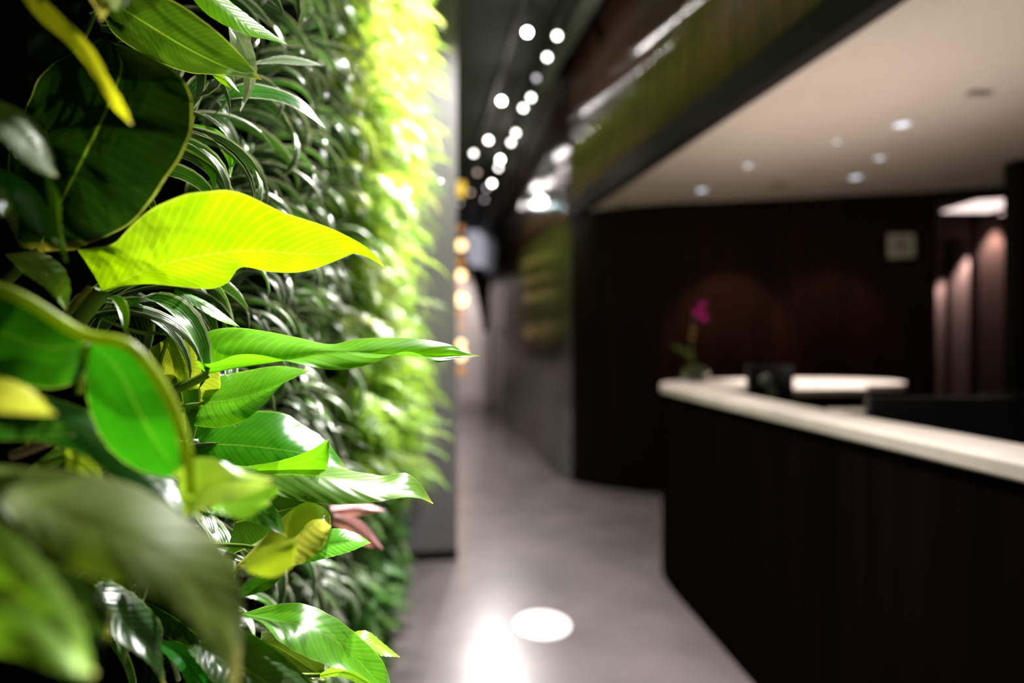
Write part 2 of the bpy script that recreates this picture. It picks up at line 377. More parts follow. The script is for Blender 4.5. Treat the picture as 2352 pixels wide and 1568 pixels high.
# ------------------------------------------------------------------ track lighting
def track(x, y0, y1, label):
    t = thing('lighting_track', label, 'track', (x, y0, CEIL - .06))
    box('rail', (-.018, 0, -.0), (.018, y1 - y0, .03), M['gunmetal'], t)
    for k in range(5):
        y = (y1 - y0) * (k + .5) / 5
        box('bracket', (-.01, y - .01, .03), (.01, y + .01, .06), M['gunmetal'], t)
    return t
track(.86, .3, 15, 'black ceiling track on the plant wall side of the corridor')
track(1.12, .3, 15, 'black ceiling track nearest the glossy wood bulkhead')
def track_light(label, loc, aim, lens, r=.045, cat='spotlight', group='spotlights along the ceiling tracks'):
    """a cylinder head on a stem under the track; the lens looks along aim"""
    t = thing('track_light', label, cat, loc, group)
    ax = Vector(aim).normalized()
    lathe('housing', [(r * .8, -.17), (r, -.15), (r * 1.12, -.004), (r * 1.12, .0), (r * .95, .0)], M['gunmetal'], t, (0, 0, 0), 20, axis=ax)
    lathe('lens', [(r * .95, .001), (r * .95, .004)], M[lens], t, (0, 0, 0), 20, axis=ax)
    c = ax * -.09
    lathe('stem', [(.008, 0), (.008, CEIL - .001 - loc[2] - c.z)], M['gunmetal'], t, (c.x, c.y, c.z), 8)
    lathe('ceiling_cup', [(.02, -.03), (.03, -.02), (.03, 0)], M['gunmetal'], t, (c.x, c.y, CEIL - .001 - loc[2]), 12)
    return t
TL = [  # px, py, height, lens, wording
 (1211, 74, 3.82, 'lamp_white', 'largest bright spotlight, top of the left-hand row'),
 (1152, 232, 3.82, 'lamp_white', 'bright spotlight second from the top of the left-hand row'),
 (1122, 322, 3.82, 'lamp_white', 'bright spotlight third from the top of the left-hand row'),
 (1088, 352, 3.75, 'lamp_white', 'oval bright spotlight closest to the grey panel edge'),
 (1096, 396, 3.70, 'lamp_warm', 'dim peach spotlight just under the oval bright one'),
 (1081, 442, 3.70, 'lamp_warm', 'dim peach spotlight beside the yellow lamp'),
 (1057, 466, 3.70, 'lamp_mid', 'pale spotlight directly under the yellow lamp'),
 (1280, 82, 3.82, 'lamp_white', 'bright oval spotlight nearest the wood bulkhead at the top'),
 (1257, 131, 3.82, 'lamp_white', 'bright spotlight second from top of the right-hand row'),
 (1232, 179, 3.82, 'lamp_mid', 'faint lilac oval spotlight in the right-hand row'),
 (1220, 224, 3.82, 'lamp_white', 'bright spotlight, upper of the touching pair in the middle of the right-hand row'),
 (1202, 248, 3.82, 'lamp_white', 'bright spotlight, lower of the touching pair in the middle of the right-hand row'),
 (1185, 305, 3.82, 'lamp_white', 'bright spotlight, upper of the lower touching pair'),
 (1174, 327, 3.82, 'lamp_white', 'bright spotlight, lower of the lower touching pair'),
 (1149, 366, 3.82, 'lamp_white', 'brightest spotlight of all, glaring at the middle'),
 (1145, 385, 3.82, 'lamp_white', 'bright spotlight overlapping the brightest from below'),
 (1130, 421, 3.82, 'lamp_white', 'bright spotlight right below the brightest pair'),
 (1118, 432, 3.82, 'lamp_mid', 'dim lilac spotlight half hidden by the bright one below the brightest pair'),
 (1113, 458, 3.82, 'lamp_mid', 'dim lilac spotlight at the bottom end of the right-hand row'),
]
for px, py, h, lens, lab in TL:
    d = (h - EYE) * F / (CY - py)
    p = at(px, py, d)
    v = (Vector((0, 0, EYE)) - p).normalized()
    t = track_light(lab, p, v + Vector((-.25, .0, -.55)), lens, .025 if d > 6 else .024)
    if py == 74: spot('lamp', p + v * .04, (-.06, .70, 1.22), 800, 24, .6, (1, .96, .91), .03, t)
    if py == 82: spot('lamp', p + v * .04, (-.12, .62, 1.13), 1000, 20, .6, (1, .96, .91), .03, t)
    if lens == 'lamp_white':
        if py in (366, 421): spot('lamp', p + v * .03, cf(-.03, 2.6, 0), 260, 36, .7, (1, .95, .93), .035, t)
        if py in (74, 232, 322, 366, 421):
            pl_ = bpy.data.lights.new('bulb', 'POINT'); pl_.energy = {74: 10, 232: 6, 322: 2, 366: 7, 421: 3}[py]; pl_.color = (1, .93, .88); pl_.shadow_soft_size = .02
            po = bpy.data.objects.new('bulb', pl_); COL.objects.link(po); po.parent = t; po.location = v * .05
        if py not in (366, 421): spot('lamp', p + Vector((0, 0, -.06)), p + Vector((.05 if d > 9 else -.1, .5 if d > 9 else -.6, -3)), 42, 75, .6, (1, .94, .90), .03, t)
# the dim lens facing away, and the near lamps above the frame that light the plants
for k, (x, y, wt, tx, ty, tz) in enumerate([(.80, 3.35, 135, -.0, 3.3, 2.2), (.60, 2.85, 120, -.1, 2.4, 1.6), (.42, 2.20, 140, -.2, 1.35, 1.3), (.50, 1.55, 75, -.05, .75, 1.2)]):
    lab = 'out of frame spotlight over the %s stretch of the plant wall' % ('fern', 'middle', 'striped leaf', 'near')[k]
    t = track_light(lab, (x, y, 3.82), (tx - x, ty - y, tz - 3.82), 'lamp_white')
    v = (Vector((tx, ty, tz)) - Vector((x, y, 3.82))).normalized()
    spot('lamp', Vector((x, y, 3.82)) + v * .03, (tx, ty, tz), wt * 4, 80, .7, (1, .97, .92), .028, t)
for k, (x, y) in enumerate(((-.2, 13.4), (.6, 13.0))):  # two spotlights added to brighten the corridor end
    t = track_light('added distant spotlight washing the corridor end, ' + ('left' if k == 0 else 'right') + ' one', (x, y, 3.9), (-.1, .8, -1.6), 'lamp_mid', .025)
    spot('lamp', (x, y + .03, 3.84), (x - .5, 14.6, 1.2), 600, 80, .6, (1, .92, .88), .03, t)
# reception downlights (in view three) and grilles
def downlight(label, loc, watts, target, lens='downlight', angle=70, color=(1, .86, .74), r=.05):
    t = thing('recessed_downlight', label, 'downlight', loc, 'small downlights in the beige soffit')
    lathe('trim_ring', [(r * .8, .0), (r, -.002), (r * 1.2, -.008), (r * 1.25, -.004), (r * 1.25, .001)], M['white_plastic'], t, (0, 0, -.0), 24)
    lathe('lens', [(r * .78, -.010), (r * .78, -.006)], M[lens], t, (0, 0, 0), 24)
    if watts: spot('lamp', Vector(loc) + Vector((0, 0, -.03)), target, watts, angle, .5, color, .03, t)
    return t
def sof_pt(px, py): return at(px, py, (SOF - EYE) * F / (CY - py)) 
dl1 = sof_pt(1612, 435); dl2 = sof_pt(1965, 405); dl3 = sof_pt(2072, 283)
cA, cB = cf(1.3, 3.85, 1.1), cf(2.1, 3.95, 1.1)
downlight('soffit downlight nearest the dark corner, leftmost of the three', dl1, 60, dl1 + Vector((.0, -.1, -1.5)))
downlight('faint soffit downlight between the other two', dl2, 60, dl2 + Vector((-.2, -.3, -1.5)))
downlight('soffit downlight closest to the camera, above the counter', dl3, 60, dl3 + Vector((-.3, .1, -1.5)))
for px, py, lab in ((2250, 211, 'grey slot grille at the right of the soffit'), (1790, 424, 'faint small sensor between two soffit downlights'), (1432, 467, 'small dark sensor near the pointed end of the soffit')):
    p = sof_pt(px, py); g = tag(box('ceiling_grille' if px == 2250 else 'ceiling_sensor', (-.055, -.022, -.012), (.055, .022, .001), plain('grille_grey', (.16, .14, .13), .6), rot=-TH, bevel=.004), lab, 'grille' if px == 2250 else 'sensor')
    g.location = p

# ------------------------------------------------------------------ golden lamp string
ls = thing('lamp_string', 'vertical string of glowing amber bulbs beside the grey panel edge', 'lamp', at(1059, 500, 8.8), 'lamps')
del ls['group']
tube('cord', [(0, 0, CEIL - ls.location.z - .001), (0, 0, 0), (0, 0, EYE + (CY - 905) / F * 8.8 - ls.location.z)], [.006], M['gunmetal'], ls)
for py, r, mt in ((525, .05, 'bulb_dim'), (563, .075, 'bulb'), (600, .06, 'bulb_dim'), (632, .07, 'bulb'), (660, .05, 'bulb_dim'), (688, .085, 'bulb'), (722, .06, 'bulb_dim'), (752, .05, 'bulb_dim'), (790, .055, 'bulb'), (815, .075, 'bulb'), (852, .065, 'bulb_dim')):
    z = EYE + (CY - py) / F * 8.8 - ls.location.z; pr = [(r * math.sin(PI * (i + .01) / 10.02), -r * math.cos(PI * i / 10)) for i in range(11)]
    o = lathe('bulb', pr, M[mt], ls, (0, 0, z), 16)
yl = thing('pendant_lamp', 'single yellow oblong lamp above the amber string by the grey panel', 'lamp', at(1058, 434, 8.8))
lathe('shade', [(.02, -.11), (.06, -.10), (.075, 0), (.06, .10), (.02, .11)], plain('yellow_shade', (.8, .5, .05), .4, emit=(1, .66, .06), estr=1.0), yl, (0, 0, 0), 16)
lathe('cord', [(.005, .11), (.005, CEIL - yl.location.z - .001)], M['gunmetal'], yl, (0, 0, 0), 8)

# ------------------------------------------------------------------ floor disc
fd = lathe('floor_disc', [(.136, 0), (.136, .002), (.132, .003)], M['floor_disc'], None, (0, 0, 0), 48)  # thin flat disc in one even white
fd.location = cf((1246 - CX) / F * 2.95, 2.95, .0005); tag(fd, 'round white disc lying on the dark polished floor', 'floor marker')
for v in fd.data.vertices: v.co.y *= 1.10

# ------------------------------------------------------------------ reception desk
TOP = 1.115; TK = .042
outer = [(1.16, .50), (1.075, 1.245), (1.01, 1.89), (.955, 2.446), (.905, 3.0), (.875, 3.35), (.88, 3.62), (.97, 3.86), (1.16, 4.04), (1.5, 4.20), (1.9, 4.28), (2.25, 4.25), (2.47, 4.10), (2.50, 3.90), (2.38, 3.72), (2.1, 3.62)]
inner = [(1.95, 3.34), (1.5, 3.30), (1.25, 3.30), (1.13, 3.18), (1.14, 2.7), (1.185, 2.2), (1.235, 1.8), (1.30, 1.245), (1.40, .50)]
def smooth_out(P, n): return [(v.x, v.y) for v in catmull([cf(a_, b_) for a_, b_ in P], n)]
so = smooth_out(outer, 90)
si = [tuple(cf(a_, b_)[:2]) for a_, b_ in inner]
desk = thing('reception_desk', 'long curved dark reception desk with a cream stone top', 'desk', (1.35, 2.4, 0))
def local(o, t): 
    o.parent = t
    if t: o.matrix_parent_inverse = Matrix.Translation(-Vector(t.location))
    return o
ct = poly_slab('countertop', so + si, TOP - TK, TOP, M['stone']); local(ct, desk)
bv = ct.modifiers.new('bevel', 'BEVEL'); bv.width = .006; bv.segments = 2; bv.limit_method = 'ANGLE'; bv.angle_limit = 1.0
# front body follows the outer edge, set in by 4 cm, in separate curved panels
def inset(P, d):
    out = []
    for i in range(len(P)):
        a_ = Vector((*P[max(i - 1, 0)], 0)); b_ = Vector((*P[min(i + 1, len(P) - 1)], 0)); t = (b_ - a_).normalized(); out.append((P[i][0] + t.y * d, P[i][1] - t.x * d))
    return out
body = inset(so, .012)
bk = inset(so, .05)
cuts = [0, 17, 30, 44, 60, 90]
for a_, b_ in zip(cuts[:-1], cuts[1:]):
    sl = slice(a_, min(b_ + 1, 90)); 
    o = poly_slab('front_panel', body[sl][:-1] + [tuple(Vector(body[sl][-2]).lerp(Vector(body[sl][-1]), .96))] + list(reversed(bk[sl])), .0, TOP - TK - .001, M['desk_wood']); local(o, desk)
kc = smooth_out([(1.42, .5), (1.32, 1.245), (1.22, 1.9), (1.15, 2.5), (1.12, 3.0), (1.15, 3.6)], 20)
ws_pts = [tuple(cf(a_, b_)[:2]) for a_, b_ in ((1.20, .5), (1.06, 2.4), (.96, 3.3), (1.1, 3.8), (1.55, 4.0), (2.3, 4.1), (2.4, 3.75), (1.75, 3.5), (1.75, 2.4), (1.95, .5))]
o = poly_slab('worktop', ws_pts, .72, .75, M['desk_wood']); local(o, desk)
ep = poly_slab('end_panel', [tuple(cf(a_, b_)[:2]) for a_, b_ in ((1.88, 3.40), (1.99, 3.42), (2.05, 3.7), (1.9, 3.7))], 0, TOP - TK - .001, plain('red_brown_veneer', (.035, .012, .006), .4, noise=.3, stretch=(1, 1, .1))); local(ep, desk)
ip = poly_slab('inner_panel', [tuple(cf(a_, b_)[:2]) for a_, b_ in ((1.3, 3.36), (1.88, 3.38), (1.88, 3.41), (1.3, 3.40))], 0, TOP - TK - .001, M['desk_wood']); local(ip, desk)
tray = thing('document_tray', 'small cream box standing on the inner edge of the counter', 'tray', cf(1.30, 2.30, .751), rz=-TH)
box('body', (-.08, -.05, 0), (.08, .05, .33), M['desk_wood'], tray); box('lid', (-.085, -.055, .33), (.085, .055, .362), M['stone'], tray, bevel=.004)

def monitor(label, cx, z, w, h, base, top, cat='monitor', em=None, rz=0.0):
    t = thing('computer_monitor', label, cat, cf(cx, z, base), rz=-TH + rz)
    hh = top - base
    box('screen_housing', (-w / 2, -.02, hh - h), (w / 2, .015, hh), M['black'], t, bevel=.006)
    box('screen', (-w / 2 + .012, .0152, hh - h + .012), (w / 2 - .012, .017, hh - .012), plain('dark_screen', (.006, .006, .007), .12), t)
    g = plain('grey_plastic', (.13, .14, .12), .4)
    box('stand_neck', (-.018, -.045, .01), (.018, -.021, hh - h * .45), g, t, bevel=.004)
    box('stand_foot', (-.09, -.09, 0), (.09, .06, .012), g, t, bevel=.004)
    if em: lathe('mount', [(em, 0), (em, .016), (em * .8, .022)], plain('grey_mount', (.16, .17, .14), .5), t, (-.03, -.02, hh - h * .30), 20, axis=(0, -1, 0))
    return t
monitor('small black monitor with a grey round mount on the counter behind the orchid', 1.275, 3.02, .225, .24, .751, 1.252, em=.028)
monitor('wide black monitor behind the counter at the right', 1.47, 2.10, .47, .30, .751, 1.180, rz=-.12)
ch = thing('office_chair', 'dark office chair mostly hidden behind the wide monitor', 'chair', cf(2.55, 3.45, 0), rz=-TH + .3)
lathe('base_hub', [(.03, .05), (.03, .42)], M['gunmetal'], ch, (0, 0, 0), 12)
for k in range(5):
    an = 2 * PI * k / 5; tube('leg', [(0, 0, .10), (.15 * math.cos(an), .15 * math.sin(an), .09), (.29 * math.cos(an), .29 * math.sin(an), .06)], [.02, .014], M['gunmetal'], ch, 6, 6)
    w_ = lathe('caster', [(.012, -.012), (.028, -.01), (.028, .01), (.012, .012)], M['black'], ch, (.29 * math.cos(an), .29 * math.sin(an), .0285), 12, axis=(-math.sin(an), math.cos(an), 0))
box('seat', (-.24, -.24, .42), (.24, .24, .50), M['black'], ch, bevel=.03)
box('backrest', (-.20, -.26, .62), (.20, -.21, 1.10), M['black'], ch, bevel=.03); box('back_bracket', (-.03, -.25, .44), (.03, -.21, .64), M['gunmetal'], ch)

# orchid in a glass vase at the far bend of the counter
oz = 3.85; orc = thing('orchid', 'magenta orchid in a mossy glass vase on the counter bend', 'orchid', cf((1597 - CX) / F * oz, oz, TOP + .001))
vs_ = lathe('vase', [(.05, 0), (.078, .015), (.088, .05), (.075, .09), (.05, .105), (.047, .104), (.07, .088), (.08, .05), (.07, .02), (.03, .012)], M['glass'], orc, (0, 0, 0), 24)
lathe('moss', [(.055, .018), (.072, .045), (.066, .08), (.03, .095), (.005, .10)], M['moss'], orc, (0, 0, 0), 20)
def loc_px(px, py): return at(px, py, oz) - orc.location
tube('stem', [(0, 0, .08), loc_px(1588, 800), loc_px(1590, 750), loc_px(1598, 715), loc_px(1612, 695)], [.004, .003], plain('orchid_stem', (.12, .16, .03), .5), orc, 20, 6)
for k, (px, py, a_) in enumerate(((1612, 700, .2), (1602, 716, -.6), (1616, 728, .5))):
    c = loc_px(px, py); vs2, fs2 = [], []
    for j in range(5):
        an = a_ + 2 * PI * j / 5; L_ = .036 if j % 2 else .030
        for (s, w_, dz) in ((0, .002, 0), (.5, .016, -.006), (.85, .013, -.003), (1, .001, .004)):
            for sg in (-1, 1):
                q = RGT * (math.cos(an) * s * L_ - math.sin(an) * sg * w_) + UP * (math.sin(an) * s * L_ + math.cos(an) * sg * w_) + FWD * dz; vs2.append(c + q)
        o_ = j * 8
        for q in range(3): fs2.append((o_ + 2 * q, o_ + 2 * q + 1, o_ + 2 * q + 3, o_ + 2 * q + 2))
    fl = mesh_obj('flower', vs2, fs2, M['orchid'], orc)
    lathe('lip', [(.002, -.008), (.008, 0), (.004, .01)], plain('orchid_lip', (.8, .2, .5), .5), fl, tuple(c - FWD * .006), 8, axis=(0, -1, 0))
for px, py in ((1593, 757), (1590, 774)):
    lathe('bud', [(.002, -.014), (.010, -.004), (.009, .006), (.002, .014)], M['bud'], orc, tuple(loc_px(px, py)), 10)
def strap(name, pts, w, mat, parent):
    C = catmull(pts, 10); vs2, fs2, uv = [], [], []
    for k, c in enumerate(C):
        t = (C[min(k + 1, 9)] - C[max(k - 1, 0)]).normalized(); s_ = t.cross(FWD).normalized() * w * math.sin(PI * (k + .6) / 10.5)
        vs2 += [c - s_, c + FWD * -.004, c + s_]; uv += [(0, k / 9), (.5, k / 9), (1, k / 9)]
    for k in range(9):
        for j in range(2): fs2.append((3 * k + j, 3 * k + j + 1, 3 * k + j + 4, 3 * k + j + 3))
    o = mesh_obj(name, vs2, fs2, mat, parent, uvs=uv); o.color = (.045, .07, .01, 1); return o
strap('leaf', [loc_px(1592, 832), loc_px(1575, 808), loc_px(1543, 793)], .016, M['small'], orc)

# ------------------------------------------------------------------ back wall details
sz = 5.02; sp = at(2068, 565, sz)
dirw = Vector((e0.x - 2.55, e0.y - 5.09, 0)).normalized(); nrm = Vector((dirw.y, -dirw.x, 0))
# place on the wall plane: intersect the sight line with the wall
o0 = Vector((0, 0, EYE)); ray = (sp - o0); tt = ((Vector((e0.x, e0.y, 0)) - o0).dot(nrm)) / ray.dot(nrm); wp = o0 + ray * tt + nrm * .016
sg = thing('wall_plaque', 'small square pale grey plaque on the dark wall behind the desk', 'plaque', wp, rz=math.atan2(dirw.y, dirw.x))
box('plate', (-.10, -.006, -.10), (.10, .007, .10), M['white_plastic'], sg, bevel=.002); box('insert', (-.06, -.009, -.06), (.06, -.006, .06), plain('plaque_grey', (.36, .35, .31), .5), sg)
def on_wall(px, h, off):
    r_ = at(px, CY, 1.0) - o0; t_ = ((Vector((e0.x, e0.y, 0)) - o0).dot(nrm)) / r_.dot(nrm); q = o0 + r_ * t_ + nrm * off; return Vector((q.x, q.y, h))
pe = thing('glowing_sign', 'glowing pink-white rectangular light on the passage ceiling', 'light', cf(4.26, 5.45, SOF - .001), rz=-TH)
box('tray', (-.24, -.30, -.012), (.24, .30, .002), M['white_plastic'], pe, bevel=.003); box('diffuser', (-.22, -.28, -.02), (.22, .28, -.0125), M['light_panel'], pe)
pe.name = 'ceiling_light_panel'
for k, (X, z, wt, lab) in enumerate(((6.62, 9.12, 110, 'far passage downlight washing the end wall'), (5.58, 7.28, 110, 'passage downlight washing the middle pier'), (4.72, 5.85, 70, 'passage downlight washing the nearest brown pier'))):
    p = cf(X, z, SOF - .001); t = downlight(lab, p, wt, p + Vector((0, .0, -1)) + FWD * .06, 'light_panel', 62, (1, .78, .70), .045); t['group'] = 'downlights in the passage'
for px, wt in ((1670, 90), (1905, 40)):
    p = on_wall(px, SOF - .001, 1.15); t = downlight('soffit downlight warming the dark wall %s' % ('behind the orchid' if px < 1800 else 'beside the plaque'), p, wt, p + Vector((0, 0, -1.30)) - nrm * 1.15, 'downlight', 44, (1, .55, .28), .03); t['group'] = 'wall warming downlights'
for k, (y, tx, ty) in enumerate(((3.3, 1.38, 2.9), (2.2, 1.30, 2.0), (1.3, 1.25, 1.3))):
    t = track_light('out of frame spotlight aimed at the %s of the reception counter' % ('far end', 'middle', 'near end')[k], (.50, y - .4, 3.85), (tx - .50, ty - y + .4, 1.1 - 3.85), 'lamp_white')
    v = (Vector((tx, ty, 1.1)) - Vector((.50, y - .4, 3.85))).normalized()
    spot('lamp', Vector((.50, y - .4, 3.85)) + v * .03, (tx, ty, 1.1), (220, 170, 110)[k], 34, .6, (1, .90, .84), .02, t)
# unseen lamp added behind the ledge to brighten the soffit
up = thing('added_uplighter', 'unseen lamp added on the worktop behind the counter ledge', 'lamp', cf(1.66, 2.75, .751))
lathe('base', [(.05, 0), (.05, .01), (.015, .02), (.015, .08), (.045, .14), (.05, .16), (.044, .16), (.03, .12)], M['gunmetal'], up, (0, 0, 0), 20)
spot('lamp', cf(1.66, 2.75, .90), cf(1.50, 2.85, 3), 92, 112, 1, (1, .88, .79), .04, up)
pc1 = cf(2.0, 3.75, SOF - .001); downlight('soffit downlight straight over the far counter', pc1, 260, pc1 + Vector((0, 0, -1.5)), 'downlight', 55, (1, .93, .88), .02)

# ------------------------------------------------------------------ foreground leaves
def rail(P, D, n): return catmull([at(p[0], p[1], d) for p, d in zip(P, D)], n)
def lerp_list(D, m):
    if not isinstance(D, (list, tuple)): D = [D, D]
    out = []
    for i in range(m):
        f = i / max(m - 1, 1) * (len(D) - 1); k = min(int(f), len(D) - 2); out.append(D[k] + (D[k + 1] - D[k]) * (f - k))
    return out
def add_v(a_, b_): return [x + y for x, y in zip(a_, b_)]
def hero(plant, A, Mi, B, d, da, db, color, label=None, petiole=None, pr=(.004, .003), bulge=.0, ripple=0, mat='broad', nv=44, nh=7, pmat='stem', seed=0, name='leaf'):
    """a leaf blade lofted between one edge, the midrib and the other edge; d = distance along the midrib, da/db = how much farther the edges lie"""
    def dist(P, off):
        return add_v(lerp_list(d, len(P)), lerp_list(off, len(P)))
    RA, RM, RB = rail(A, dist(A, da), nv), rail(Mi, dist(Mi, 0), nv), rail(B, dist(B, db), nv)
    vs, fs, uv = [], [], []
    rnd = random.Random(seed); ph = rnd.random() * 6
    for k in range(nv):
        v = k / (nv - 1)
        row = []
        for j in range(-nh, nh + 1):
            t = abs(j) / nh; E = RA[k] if j < 0 else RB[k]
            p = RM[k].lerp(E, t)
            w = (E - RM[k]).length
            off = bulge * w * math.sin(PI * t) + ripple * t * t * math.sin(v * 21 + ph + (0 if j < 0 else 2)) * min(1, w / .02) + .0006 * math.sin(v * 62 + t * -9) * t
            groove = .0012 * math.exp(-(t * nh) ** 2 * 2)
            p = p - FWD * (off - groove)
            vs.append(p - plant.location); uv.append((.5 + .5 * j / nh, v))
    m_ = 2 * nh + 1
    for k in range(nv - 1):
        for j in range(m_ - 1): fs.append((k * m_ + j, k * m_ + j + 1, (k + 1) * m_ + j + 1, (k + 1) * m_ + j))
    o = mesh_obj(name, vs, fs, M[mat], plant, uvs=uv); o.color = (*color, 1)
    if label: o['label'] = label
    if petiole:
        pts = [RM[0]] + [at(*p) for p in petiole]
        tube('petiole', [p - plant.location for p in pts], list(pr), M[pmat], o, 18, 8)
    return o
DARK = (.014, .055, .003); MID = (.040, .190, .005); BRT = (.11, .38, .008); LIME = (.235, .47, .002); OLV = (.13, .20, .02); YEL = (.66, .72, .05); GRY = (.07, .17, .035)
def plant(name, label, px, py, d, cat='philodendron'):
    t = thing(name, label, cat, at(px, py, d)); return t

# philodendron with the dark paddle leaf, top left
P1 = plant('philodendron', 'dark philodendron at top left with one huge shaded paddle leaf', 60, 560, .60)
hero(P1, [(230, 90), (330, 122), (425, 185), (443, 262), (425, 350), (370, 430), (290, 520), (170, 575)], [(262, 100), (280, 150), (262, 210), (236, 270), (196, 350), (150, 440), (110, 520), (95, 555), (90, 580)], [(225, 90), (120, 150), (50, 260), (20, 380), (15, 460), (30, 520), (50, 560), (80, 582)], [.60, .57, .56, .56, .57], [.03, .015, .0], .02, (.006, .022, .002), 'huge dark green paddle leaf in shade', bulge=.12, ripple=.002, nv=50, seed=1)  # dark green deepened: shade is put into the leaf colour
hero(P1, [(225, -40), (380, -5), (470, 50), (540, 112), (602, 184)], [(235, -10), (330, 50), (420, 105), (510, 150), (602, 184)], [(225, 10), (262, 78), (340, 130), (430, 166), (530, 173), (602, 184)], [.60, .62, .64], -.02, .035, (.025, .060, .004), 'dark olive pointed leaf with a yellow tip', bulge=.05, seed=2)
hero(P1, [(470, -40), (540, 12), (600, 58), (660, 102)], [(440, -40), (520, 25), (590, 72), (660, 102)], [(415, -40), (475, 32), (560, 78), (620, 92), (660, 102)], [.64, .67], .02, -.01, BRT, seed=3)
hero(P1, [(490, 170), (522, 176), (552, 213)], [(490, 172), (515, 184), (552, 213)], [(490, 175), (510, 192), (552, 213)], .66, .01, 0, LIME, seed=4)
hero(P1, [(62, -40), (140, 35), (212, 110), (252, 185), (285, 240), (302, 284)], [(40, -40), (118, 42), (190, 110), (238, 185), (275, 245), (302, 284)], [(20, -40), (90, 45), (160, 105), (215, 175), (258, 245), (300, 286)], [.46, .43, .42], -.012, .012, (.55, .72, .02), 'narrow lime leaf hanging edge-on, blurred', seed=5)
hero(P1, [(200, -40), (235, -10), (255, 12), (232, 48)], [(190, -40), (220, -5), (235, 20), (232, 48)], [(180, -40), (205, -5), (220, 20), (230, 48)], .45, 0, .01, (.62, .50, .20), 'dry beige leaf tip at the top edge', seed=6)
hero(P1, [(235, -40), (290, -20), (303, 0), (275, 26)], [(235, -30), (265, -10), (280, 5), (275, 26)], [(235, -20), (245, 5), (260, 22), (275, 26)], .46, .01, .01, (.20, .26, .18), seed=7)
for k, (x0, y0, dd_) in enumerate(((60, -300, .62), (260, -250, .70), (420, -330, .62), (150, -180, .50), (330, -480, .58))):  # leaves added above the frame to shade the upper left
    hero(P1, [(x0, y0), (x0 + 90, y0 - 50), (x0 + 230, y0 - 20), (x0 + 330, y0 + 60)], [(x0, y0), (x0 + 110, y0 + 5), (x0 + 220, y0 + 20), (x0 + 330, y0 + 60)], [(x0, y0), (x0 + 80, y0 + 50), (x0 + 190, y0 + 70), (x0 + 330, y0 + 60)], [dd_, dd_ + .04], .09, -.10, MID, bulge=.05, seed=80 + k)
tube('stem', [p - P1.location for p in (at(60, 560, .60), at(20, 480, .56), at(-60, 300, .56), at(-40, 60, .5))], [.006, .004], M['stem'], P1)
tube('petiole', [p - P1.location for p in (at(90, 580, .57), at(60, 600, .58), at(20, 640, .6))], [.005, .005], M['stem'], P1)
tube('petiole', [p - P1.location for p in (at(230, -10, .60), at(215, 40, .62), at(190, 95, .62), at(150, 170, .64))], [.0016, .0020], M['stem'], P1)

# grey-lit leaves at the left edge
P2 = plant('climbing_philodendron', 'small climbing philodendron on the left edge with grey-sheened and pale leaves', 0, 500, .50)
hero(P2, [(-50, 215), (45, 250), (98, 300), (122, 350), (131, 405)], [(-50, 245), (30, 290), (75, 335), (110, 375), (131, 405)], [(-50, 280), (10, 325), (60, 375), (108, 402), (131, 405)], [.45, .43], .03, -.025, (.25, .32, .22), 'leaf with a painted grey sheen', bulge=.1, seed=8)  # grey of lamp reflections is put into this leaf's colour
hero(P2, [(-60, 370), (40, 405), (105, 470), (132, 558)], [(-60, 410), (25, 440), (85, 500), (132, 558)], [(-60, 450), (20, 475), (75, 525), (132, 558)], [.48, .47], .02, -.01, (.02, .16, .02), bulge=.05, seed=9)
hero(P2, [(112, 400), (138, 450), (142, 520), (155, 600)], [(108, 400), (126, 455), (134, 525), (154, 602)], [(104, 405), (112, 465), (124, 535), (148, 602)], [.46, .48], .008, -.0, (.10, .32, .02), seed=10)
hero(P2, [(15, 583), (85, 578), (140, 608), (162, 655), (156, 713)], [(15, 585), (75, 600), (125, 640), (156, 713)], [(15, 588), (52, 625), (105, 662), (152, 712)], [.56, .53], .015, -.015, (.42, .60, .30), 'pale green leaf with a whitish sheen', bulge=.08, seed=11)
hero(P2, [(-50, 420), (0, 430), (25, 470), (5, 495)], [(-50, 440), (-5, 450), (10, 470), (5, 495)], [(-50, 460), (-10, 475), (0, 490), (5, 495)], [.4, .4], .01, -.01, (.10, .16, .09), seed=12)
tube('twig', [p - P2.location for p in (at(138, 738, .56), at(170, 700, .57), at(205, 660, .585))], [.0032, .0028], M['twig'], P2)

# the lime leaf
P3 = plant('lime_philodendron', 'philodendron whose big glowing lime leaf crosses the upper centre', 150, 770, .60)
hero(P3, [(178, 572), (212, 570), (262, 556), (320, 500), (400, 456), (465, 439), (545, 440), (650, 487), (750, 520), (830, 560), (866, 590), (888, 618)],
     [(234, 668), (280, 645), (330, 622), (400, 600), (470, 586), (540, 577), (610, 577), (680, 582), (740, 584), (800, 580), (850, 594), (888, 618)],
     [(240, 672), (290, 656), (345, 652), (410, 658), (480, 663), (520, 650), (556, 614), (620, 624), (690, 624), (755, 606), (825, 578), (855, 590), (888, 618)],
     [.60, .60, .62, .64, .66], [-.030, -.035, -.02, -.0], [.012, .018, .014, 0], LIME, 'large glowing lime green leaf', [(215, 695, .60), (190, 725, .598), (160, 765, .598)], (.0072, .0088), bulge=-.06, ripple=.0015, nv=60, nh=9, seed=13)
hero(P3, [(362, 762), (385, 724), (432, 742), (474, 792)], [(362, 764), (395, 752), (432, 765), (474, 792)], [(362, 766), (400, 776), (440, 782), (474, 792)], .72, .01, -.01, (.02, .10, .012), None, [(330, 765, .72), (280, 750, .70), (228, 728, .68)], (.0022, .0024), bulge=.1, seed=14)

